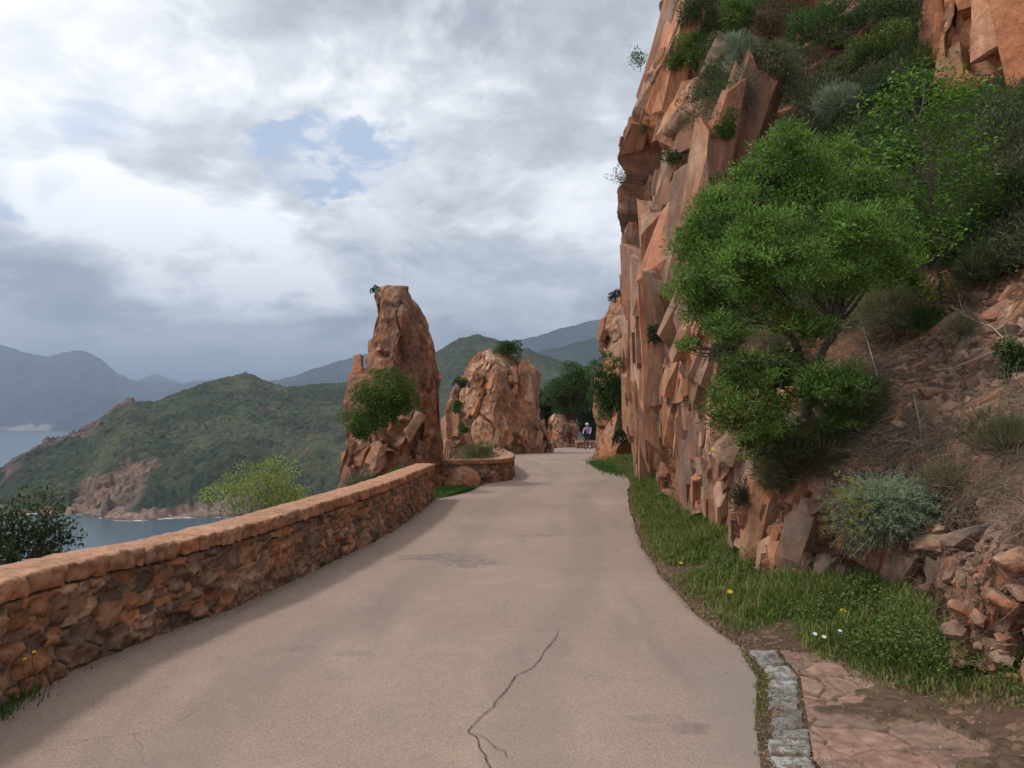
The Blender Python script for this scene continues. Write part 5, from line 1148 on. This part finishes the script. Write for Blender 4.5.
        V = np.zeros((n, 3, 3)); V[:, 0, :2] = np.stack([x, y], -1) - s; V[:, 1, :2] = np.stack([x, y], -1) + s; V[:, 2, :2] = np.stack([x, y], -1) + ln; V[:, :2, 2] = -.01; V[:, 2, 2] = h; Vs.append(V.reshape(-1, 3)); cs.append(np.repeat(shade_cols((.06, .12, .025) if cx < 0 or cy > 20 else (.15, .15, .05), n, rng, .25), 3, 0))
    V = np.concatenate(Vs); o = mesh_np('grass', V, np.arange(len(V)).reshape(-1, 3), M_GRASS, col=np.concatenate(cs), smooth=False); tag(o, 'small grass patches at the foot of the parapet walls', 'grass', kind='stuff')
make_grass()
def strands(name, label, n, region, length, rad, base, seed, lie=.6, kmax=7):
    """thin dead stems lying tangled on the slope"""
    rng = np.random.default_rng(seed); V_, F_, C_, off = [], [], [], 0; lines = []
    tries = 0
    while len(lines) < n and tries < n * 4:
        tries += 1; px, py = region(rng); r = hit(px, py)
        if r is None: continue
        p, nn = r
        if fbm(p[None] / .55, 3, seed)[0] < rng.uniform(-.5, .25) - .12: continue
        d0 = unit((rng.normal(size=3) * [1., 1., .5] + [-.3, -.1, -.35])[None])[0]; d0 = d0 - nn * np.dot(d0, nn) * (1 - .35); L = length * rng.uniform(.35, 1.3)
        t = np.linspace(0, 1, kmax)[:, None]; arch = rng.uniform(.0, .22) * L
        l = p + nn * .015 + d0 * t * L + nn * (np.sin(t * math.pi * rng.uniform(.7, 1.1)) * arch) + np.cumsum(rng.normal(size=(kmax, 3)), 0) * L * .025; lines.append(l)
    A = np.array(lines); m_ = len(A); tn = np.gradient(A, axis=1); vw = unit(A - np.array([0, 0, CAM_Z])); s = unit(np.cross(tn, rng.normal(size=(m_, 1, 3)) + vw * 0 + [0, 0, .3])); wd = rad * np.linspace(1, .35, kmax)[None, :, None] * rng.uniform(.6, 1.5, (m_, 1, 1))
    up = unit(np.cross(s, tn))
    V = np.stack([A - s * wd, A + s * wd, A + up * wd * 1.4], 2); i = (np.arange(m_)[:, None, None] * kmax + np.arange(kmax - 1)[None, :, None]) * 3
    ks = [np.concatenate([i + a, i + b, i + 3 + b, i + 3 + a], -1).reshape(-1, 4) for a, b in ((0, 1), (1, 2), (2, 0))]
    c = np.repeat(shade_cols(base, m_, rng, .3), kmax * 3, 0)
    o = mesh_np(name, V.reshape(-1, 3), ks, M_DRY, col=c); tag(o, label, 'dry grass', kind='stuff'); return o
def reg_dry(rng):
    if rng.uniform() < .68: return rng.uniform(850, 1060), rng.triangular(330, 470, 535)
    return rng.uniform(715, 930), rng.uniform(300, 460)
strands('dry_grass', 'matted dead brown grass and stems covering the right hillside', 13000, reg_dry, .30, .0017, (.27, .20, .135), 61)
strands('dry_twigs', 'thin bare twigs scattered over the slope near the trees', 1500, lambda r: (r.uniform(700, 1024), r.uniform(60, 470)), .45, .0024, (.24, .20, .16), 62)
strands('fallen_litter', 'dead stems and leaf litter over the paving and lower bank', 350, lambda r: (r.uniform(900, 1040), r.uniform(540, 640)), .25, .0018, (.22, .17, .12), 63)

# undergrowth mass on the slope: small leaves everywhere the soil is not bare
def make_litter():
    rng = np.random.default_rng(47); n = 16000; y = 1.8 + 11 * rng.uniform(0, 1, n) ** 1.7; r = Rx(y); side = rng.uniform(size=n)
    x = np.where(side < .45, r + np.abs(rng.normal(size=n)) * .14 - .05, np.where(side < .55, Lx(y) + np.abs(rng.normal(size=n)) * .13, r + rng.uniform(.15, 1.9, n)))
    ok = (x < FX(y) + .1) & ((side < .55) | (y < 6.2) & (fbm(np.stack([x, y, x * 0], -1) / .3, 3, 49) > -.1)); x, y, side = x[ok], y[ok], side[ok]; n = len(x)
    z = np.where((side < .55), .012, .045) + rng.uniform(0, .012, n); z = np.where((side < .45) & (x > Rx(y) + .04), vergez(x, y) + .02, z)
    long = rng.uniform(size=n) < .35
    V, F = leaf_quads(np.stack([x, y, z], -1), unit(rng.normal(size=(n, 3)) * [1, 1, .15]), unit(rng.normal(size=(n, 3)) * .35 + [0, 0, 1]), np.where(long, .055, .016) * rng.uniform(.5, 1.5, n), np.where(long, .0035, .011))
    c = shade_cols((.17, .115, .07), n, rng, .4); pale = rng.uniform(size=n) < .2; c[pale] = shade_cols((.38, .27, .19), pale.sum(), rng, .2)
    o = mesh_np('leaf_litter', V, F, M_DRY, col=np.repeat(c, 4, 0), smooth=False); tag(o, 'dry leaf litter and grit along the road edges and on the flags', 'litter', kind='stuff')
make_litter()
def make_undergrowth():
    rng = np.random.default_rng(66); pts, nn_ = [], []
    for k in range(5200):
        px, py = rng.uniform(690, 1060), rng.uniform(-40, 330)
        if px > 880 and py > 270 or (px > 940 and py < 95): continue
        r = hit(px, py)
        if r is None: continue
        if r[0][1] > 21.5 or r[1][2] < .30: continue
        pts.append(r[0]); nn_.append(r[1])
    A = np.array(pts); Nn = np.array(nn_); k = 170
    rad_ = rng.uniform(.12, .42, len(A)); tn0 = fbm(A / 1.1, 3, 68); m_ = len(A)
    dd = rand_dirs(m_ * k, rng); dd[:, 2] = np.abs(dd[:, 2]); tn = np.repeat(tn0, k)
    pt = np.repeat(A, k, 0) + dd * (np.repeat(rad_, k) * rng.uniform(.2, 1, m_ * k) ** .5)[:, None]
    wiry = np.repeat(rng.uniform(size=m_) < .45, k)
    V, F = leaf_quads(pt, unit(dd + rng.normal(size=(m_ * k, 3)) * .5 + [0, 0, .4]), rand_dirs(m_ * k, rng), np.where(wiry, .085, .042), np.where(wiry, .008, .024))
    pal = np.array([(.060, .105, .028), (.095, .150, .035), (.040, .065, .025), (.13, .14, .09), (.15, .12, .08), (.085, .10, .045), (.12, .17, .05)])
    pk = np.clip((3.5 + 3.2 * fbm(A / .9, 3, 69) + rng.normal(size=m_) * 1.3).astype(int), 0, 6)
    c = np.repeat(pal[pk] * rng.uniform(.6, 1.35, m_)[:, None], k, 0) * (1 + rng.normal(size=(m_ * k, 1)) * .25); c = np.clip(c, .008, .6)
    o = mesh_np('undergrowth', V, F, M_LEAF, col=np.repeat(c, 4, 0), smooth=False); tag(o, 'mixed low scrub covering the upper hillside between the bushes', 'scrub', kind='stuff')
make_undergrowth()

# ------------------------------------------------------------------ loose stones
def stone_mesh(rng, r, sub=2):
    import bmesh
    bm = bmesh.new(); bmesh.ops.create_icosphere(bm, subdivisions=sub, radius=1); V = np.array([v.co[:] for v in bm.verts]); F = np.array([[v.index for v in f.verts] for f in bm.faces]); bm.free()
    for _ in range(9):
        n = rand_dirs(1, rng)[0]; k = rng.uniform(.45, .8); d = V @ n; V = V - np.clip(d - k, 0, None)[:, None] * n
    return V * np.array(r), F
def make_stones():
    rng = np.random.default_rng(88); Vs, Fs, Cs, off = [], [], [], 0; protos = [stone_mesh(rng, (1, 1, 1), 1) for _ in range(10)]
    def region():
        u = rng.uniform()
        if u < .70: return rng.uniform(890, 1050), rng.triangular(290, 340, 460)
        if u < .8: return rng.uniform(950, 1060), rng.uniform(540, 670)
        return rng.uniform(840, 1000), rng.uniform(400, 560)
    for k in range(2000):
        r = hit(*region())
        if r is None: continue
        p, n = r; s = rng.gamma(1.6, .015) + .010; V, F = protos[k % 10]; Rm = np.array(Matrix.Rotation(rng.uniform(0, 6.28), 3, Vector(rand_dirs(1, rng)[0]))); V = (V * [s, s * rng.uniform(.6, 1), s * rng.uniform(.35, .7)]) @ Rm.T + p + n * s * .2
        Vs.append(V); Fs.append(F + off); off += len(V); c = lerp(np.array([.36, .20, .135]), np.array([.26, .17, .12]), rng.uniform()) * rng.uniform(.6, 1.25); Cs.append(np.ones((len(V), 3)) * c)
    pj, pn, sz = [], [], []
    for k in range(110):
        r = hit(rng.uniform(880, 1050), rng.triangular(285, 340, 520))
        if r is None: continue
        pj.append(r[0]); pn.append(r[1]); sz.append([rng.uniform(.12, .5), rng.uniform(.08, .26), rng.uniform(.06, .14)])
    a_, f_, c_ = place_slabs(np.array(pj), np.array(pn), np.array(sz), rng, 2500, (.5, -.2, .7), jit=.35, out=.3); Vs.append(a_); Fs.append(f_ + off); off += len(a_); Cs.append(c_ * .85)
    o = mesh_np('scree', np.concatenate(Vs), Fs, M_STONE, col=np.concatenate(Cs), smooth=False); tag(o, 'broken red stone rubble scattered over the right hillside', 'scree', kind='stuff')
    big = [(925, 315, .17, 'pale slab of rock lying tilted at the top of the scree'), (905, 470, .10, 'squared red stone in the dry grass'), (930, 395, .15, 'reddish flat stone in the middle of the scree'), (970, 415, .12, 'tan stone poking out of the dead grass'), (975, 540, .22, 'wide grey brown slab set in the bank at the lower right'),
           (935, 545, .16, 'brown block left of the wide grey slab'), (1005, 600, .13, 'reddish block in the broken bank at the right edge'), (965, 612, .11, 'pale block low in the broken bank'), (1010, 640, .10, 'pinkish stone near the foot of the bank at the right edge'), (985, 665, .09, 'small stone on the grass at the foot of the bank'), (1015, 560, .14, 'layered red block in the bank at the frame edge'),
           (960, 160, .32, 'brown boulder slab resting under the orange crag'), (700, 512, .16, 'rounded stone at the foot of the cliff near the verge'), (672, 492, .22, 'small stacked rock at the cliff foot beyond the weed'), (665, 470, .28, 'block fallen at the foot of the tall cliff'), (835, 455, .12, 'upright thin red stone standing on the bank edge'), (940, 180, .22, 'second brown stone below the orange crag')]
    for i, (px, py, s, lab) in enumerate(big):
        hh = hit(px, py)
        if hh is None: print('no hit', lab); continue
        p, n = hh; V, F = stone_mesh(rng, (s, s * .8, s * .62), 3); Rm = np.array(Matrix.Rotation(rng.uniform(-.6, .6), 3, Vector((1, 0, 0))) @ Matrix.Rotation(rng.uniform(0, 3), 3, 'Z')); V = V @ Rm.T
        if 'thin' in lab: V = V * [.6, .6, 2.2]
        V = V + n[None] * 0 + p; f, rn, ck = facet(V, (.12, .12, .09), .012, .9, 2000 + i); V = V + unit(V - p) * f[:, None]; c = rock_color(V, unit(V - p), rn, 2100 + i, .6, .3) * (.8 + .3 * rn[:, :1])
        if 'grey brown' in lab: c = c * [.55, .75, .95]
        o = mesh_np('boulder' if s > .2 else 'stone', V, F, M_STONE, col=c, smooth=False, origin=p); tag(o, lab, 'rock')
    # rock lying by the curved wall
    p = np.array([-1.35, 20.9, .1]); V, F = stone_mesh(rng, (.5, .35, .38), 3); V = V + p; f, rn, ck = facet(V, (.25, .25, .2), .03, .9, 2300); V += unit(V - p) * f[:, None]
    o = mesh_np('boulder', V, F, M_STONE, col=rock_color(V, unit(V - p), rn, 2301, .2, .2), smooth=False, origin=p); tag(o, 'rough boulder leaning on the curved wall beside the pointed rock', 'rock')
make_stones()

# pale dead branch lying on the scree and branches of the bank
def dead_branch(label, pts, r0, seed):
    rng = np.random.default_rng(seed); q_ = []
    for px, py in pts:
        hh = hit(px, py)
        if hh is not None: q_.append(hh[0] + hh[1] * .06)
    q_ = np.array(q_); lines = [q_]; radii = [np.linspace(r0, r0 * .4, len(q_))]
    for k in range(3):
        j = rng.integers(1, len(q_) - 1); lines.append(branch_line(q_[j], q_[j] + rng.normal(size=3) * [.25, .1, .15], rng, 5, .3)); radii.append(np.linspace(r0 * .5, r0 * .15, 5))
    V, F = tubes(lines, radii, 6); o = mesh_np('dead_branch', V, F, M_BARK, col=np.ones((len(V), 3)) * [.42, .36, .29], origin=q_[0]); tag(o, label, 'branch')
dead_branch('pale bleached dead branch lying across the scree', [(955, 311), (967, 319), (982, 327), (996, 332), (1008, 345), (1012, 365), (1020, 385)], .011, 3)
dead_branch('thin straight dead stem leaning from the scree to the big tree', [(858, 312), (870, 345), (880, 380), (886, 410)], .007, 4)
dead_branch('short grey twig arching over the dead grass', [(915, 400), (922, 430), (925, 450), (935, 470)], .006, 5)

# ------------------------------------------------------------------ flowers
def flower(label, p, col, r, group, seed):
    rng = np.random.default_rng(seed); o = thing('flower', label, 'flower', tuple(p - np.array([0, 0, .10])), group)
    n = 9; a = np.arange(n) * 2 * math.pi / n; d = np.stack([np.cos(a), np.sin(a) * .8, np.sin(a) * .5 + .2], -1); d = unit(d)
    V, F = leaf_quads(np.repeat(p[None], n, 0), d, np.repeat(np.array([[0, -.5, 1.]]), n, 0), r, r * .7); mesh_np('petals', V, F, M_LEAF, parent=o, col=np.ones((len(V), 3)) * col, smooth=False)
    V, F = tubes([np.array([p - [0, 0, .10], p - [0.01, 0, .05], p])], [np.full(3, .0025)], 4); mesh_np('stem', V, F, M_LEAF, parent=o, col=np.ones((len(V), 3)) * [.07, .12, .03])
YF = (.75, .55, .02)
FL = [(843, 611, YF, .030, 'bright yellow flower in the grass below the rock columns'), (730, 592, YF, .028, 'yellow flower in the verge beside the fissured rock'), (851, 406, YF, .030, 'yellow flower under the big tree on the right'), (824, 404, YF, .026, 'yellow flower under the big tree, left of its neighbour'), (788, 428, YF, .024, 'yellow flower lowest under the big tree'), (712, 449, YF, .030, 'yellow flower on the rock face edge'), (753, 449, YF, .022, 'yellow flower over the dark fissure'),
      (34, 652, YF, .014, 'upper yellow flower at the foot of the left wall'), (25, 659, YF, .012, 'lower yellow flower at the foot of the left wall'), (815, 634, (.8, .8, .8), .018, 'left white daisy in the grass by the paving'), (824, 637, (.8, .8, .8), .018, 'right white daisy in the grass by the paving'), (840, 631, (.8, .8, .8), .016, 'white daisy right of the pair by the paving'), (681, 563, YF, .02, 'small yellow flower near the road edge'), (699, 478, YF, .03, 'tiny yellow flower high in the verge')]
for i, (px, py, c, r, lab) in enumerate(FL):
    if px < 100: p = P(px, py, 4.55)
    else:
        h_ = hit(px, py)[0] if py < 500 else None
        p = P(px, py, h_[1] - .25) if h_ is not None else G(px, py, .22)
    flower(lab, p, c, r, None, 700 + i)

# ------------------------------------------------------------------ cyclist at the bend
def make_cyclist():
    g = G(588, 449.2); yaw = R(205); bx, by = g[0], g[1]; cz, sz_ = math.cos(yaw), math.sin(yaw)
    # local: forward = +x ; seen from the front, turned a little to the left
    ang = R(-112)
    def w(p): x, y, z = p; return np.array([bx + x * math.cos(ang) - y * math.sin(ang), by + x * math.sin(ang) + y * math.cos(ang), z])
    b = thing('bicycle', 'dark road bicycle coming round the far bend', 'bicycle', (bx, by, 0))
    dark = simple('bike_frame', (.03, .03, .035), .35); rub = simple('tyre_rubber', (.015, .015, .015), .8); rim = simple('rim_metal', (.25, .25, .26), .3, .8)
    for cx in (.52, -.50):
        th = np.linspace(0, 2 * math.pi, 33)
        L = np.array([w((cx + .34 * math.cos(a), 0, .35 + .34 * math.sin(a))) for a in th]); V, F = tubes([L], [np.full(33, .018)], 6); wh = mesh_np('wheel', V, F, rub, parent=b)
        L2 = np.array([w((cx + .315 * math.cos(a), 0, .35 + .315 * math.sin(a))) for a in th]); lines = [L2]; rad = [np.full(33, .010)]
        for k in range(14): a = k * math.pi / 7; lines.append(np.array([w((cx, 0, .35)), w((cx + .31 * math.cos(a), 0, .35 + .31 * math.sin(a)))])); rad.append(np.full(2, .0025))
        V, F = tubes(lines, rad, 5); r_ = mesh_np('rim', V, F, rim, parent=b); r_.parent = wh; r_.location = (0, 0, 0)
        for o_ in (r_,): o_.matrix_parent_inverse = Matrix.Identity(4)
    T_ = lambda pts, r: (np.array([w(p) for p in pts]), np.full(len(pts), r))
    fr = [T_([(-.08, 0, .29), (-.22, 0, .80)], .016), T_([(-.08, 0, .29), (.38, 0, .72)], .018), T_([(-.20, 0, .76), (.36, 0, .82)], .015), T_([(.38, 0, .70), (.36, 0, .90)], .018), T_([(.38, .0, .70), (.47, .03, .5), (.52, .04, .35)], .012), T_([(-.5, .04, .35), (-.08, .02, .29)], .010), T_([(-.5, .04, .35), (-.20, .01, .76)], .009), T_([(-.08, .09, .29), (-.02, .10, .13)], .012), T_([(-.08, -.09, .29), (-.14, -.10, .45)], .012)]
    V, F = tubes([a for a, _ in fr], [r for _, r in fr], 6); mesh_np('frame', V, F, dark, parent=b)
    V, F = tubes([np.array([w(p) for p in [(.50, -.21, .92), (.46, -.2, .95), (.40, 0, .93), (.46, .2, .95), (.50, .21, .92)]])], [np.full(5, .014)], 6); mesh_np('handlebar', V, F, dark, parent=b)
    V, F = tubes([np.array([w(p) for p in [(-.36, 0, .90), (-.26, 0, .91), (-.12, 0, .90), (-.05, 0, .89)]])], [np.array([.07, .065, .03, .015])], 8); mesh_np('saddle', V, F, dark, parent=b)
    # rider: one skinned body
    J = {'pelvis': (-.22, 0, .98), 'waist': (-.12, 0, 1.12), 'chest': (.06, 0, 1.32), 'neck': (.14, 0, 1.44), 'head': (.20, 0, 1.54), 'crown': (.21, 0, 1.66)}
    names = list(J); pts = [J[k] for k in names]; rad = [.15, .13, .16, .06, .09, .08]; ed = [(0, 1), (1, 2), (2, 3), (3, 4), (4, 5)]
    for s in (1, -1):
        for chain, root in (([(.06, .19 * s, 1.36), (.20, .25 * s, 1.16), (.38, .22 * s, 1.02), (.46, .20 * s, .97)], 2), ([(-.20, .10 * s, .93), ((.18, .12 * s, .80) if s > 0 else (.16, .12 * s, .92)), ((-.04, .11 * s, .32) if s > 0 else (-.08, .11 * s, .55)), ((-.02, .11 * s, .16) if s > 0 else (-.14, .11 * s, .46)), ((.12, .11 * s, .12) if s > 0 else (.0, .11 * s, .44))], 0)):
            pr = root
            rr = [.075, .05, .04, .045] if root == 2 else [.11, .075, .05, .045, .035]
            for p_, r_ in zip(chain, rr): pts.append(p_); rad.append(r_); ed.append((pr, len(pts) - 1)); pr = len(pts) - 1
    pr_ = thing('person', 'cyclist in a lilac top and helmet riding round the far bend', 'person', (bx, by, 0))
    me = bpy.data.meshes.new('body'); me.from_pydata([tuple(w(p) - np.array([bx, by, 0])) for p in pts], ed, []); 
    bo = link('body', me, None, pr_)
    m, t, bb, oo = new_mat('rider_clothes'); tc = t.n('ShaderNodeSeparateXYZ'); t.put(tc.inputs[0], t.pos()); zz_ = tc.outputs[2]
    c = t.mix(t.m('GREATER_THAN', zz_, .60), (.45, .28, .20), (.02, .02, .03)); c = t.mix(t.m('GREATER_THAN', zz_, 1.02), c, (.42, .33, .50)); c = t.mix(t.m('GREATER_THAN', zz_, 1.46), c, (.45, .28, .20))
    c = t.mix(t.m('GREATER_THAN', .20, zz_), c, (.6, .6, .6))
    t.put(bb.inputs['Base Color'], c); me.materials.append(m)
    sk = bo.modifiers.new('skin', 'SKIN'); sk.use_smooth_shade = True; bo.modifiers.new('sub', 'SUBSURF').render_levels = 2
    for i, r_ in enumerate(rad): me.skin_vertices[0].data[i].radius = (r_, r_)
    me.skin_vertices[0].data[0].use_root = True
    import bmesh
    bm = bmesh.new(); bmesh.ops.create_icosphere(bm, subdivisions=3, radius=1)
    for v in bm.verts: v.co = Vector(w((.20 + v.co.x * .15, v.co.y * .11, 1.62 + max(v.co.z, -.25) * .12)) - np.array([bx, by, 0]))
    hm = bpy.data.meshes.new('helmet'); bm.to_mesh(hm); bm.free(); link('helmet', hm, simple('helmet_shell', (.55, .56, .6), .4), pr_)
    bm = bmesh.new(); bmesh.ops.create_icosphere(bm, subdivisions=2, radius=1)
    for v in bm.verts: v.co = Vector(w((-.10 + v.co.x * .12 + v.co.z * .1, v.co.y * .13, 1.30 + v.co.z * .22)) - np.array([bx, by, 0]))
    hm = bpy.data.meshes.new('backpack'); bm.to_mesh(hm); bm.free(); o = link('backpack', hm, simple('pack_cloth', (.02, .02, .03), .8)); o.location = (bx, by, 0); tag(o, 'small dark rucksack on the back of the cyclist', 'backpack')
make_cyclist()

# ------------------------------------------------------------------ haze: one even volume of air
def make_haze():
    import bmesh
    bm = bmesh.new(); bmesh.ops.create_cube(bm, size=1)
    for v in bm.verts: v.co = Vector((v.co.x * 60000, 2000 + v.co.y * 84000, -87.5 if v.co.z < 0 else 2600.))
    me = bpy.data.meshes.new('haze'); bm.to_mesh(me); bm.free()
    m = bpy.data.materials.new('haze_air'); m.use_nodes = True; t = NT(m.node_tree); o = t.n('ShaderNodeOutputMaterial'); v = t.n('ShaderNodeVolumePrincipled')
    v.inputs['Color'].default_value = (.56, .71, .97, 1); v.inputs['Density'].default_value = HAZE; v.inputs['Anisotropy'].default_value = 0.2
    t.t.links.new(v.outputs[0], o.inputs['Volume'])
    ob = link('haze', me, m); ob['kind'] = 'stuff'; ob['label'] = 'thin blue air haze fading the far mountains'; ob['category'] = 'haze'
HAZE = 8.5e-5
make_haze()
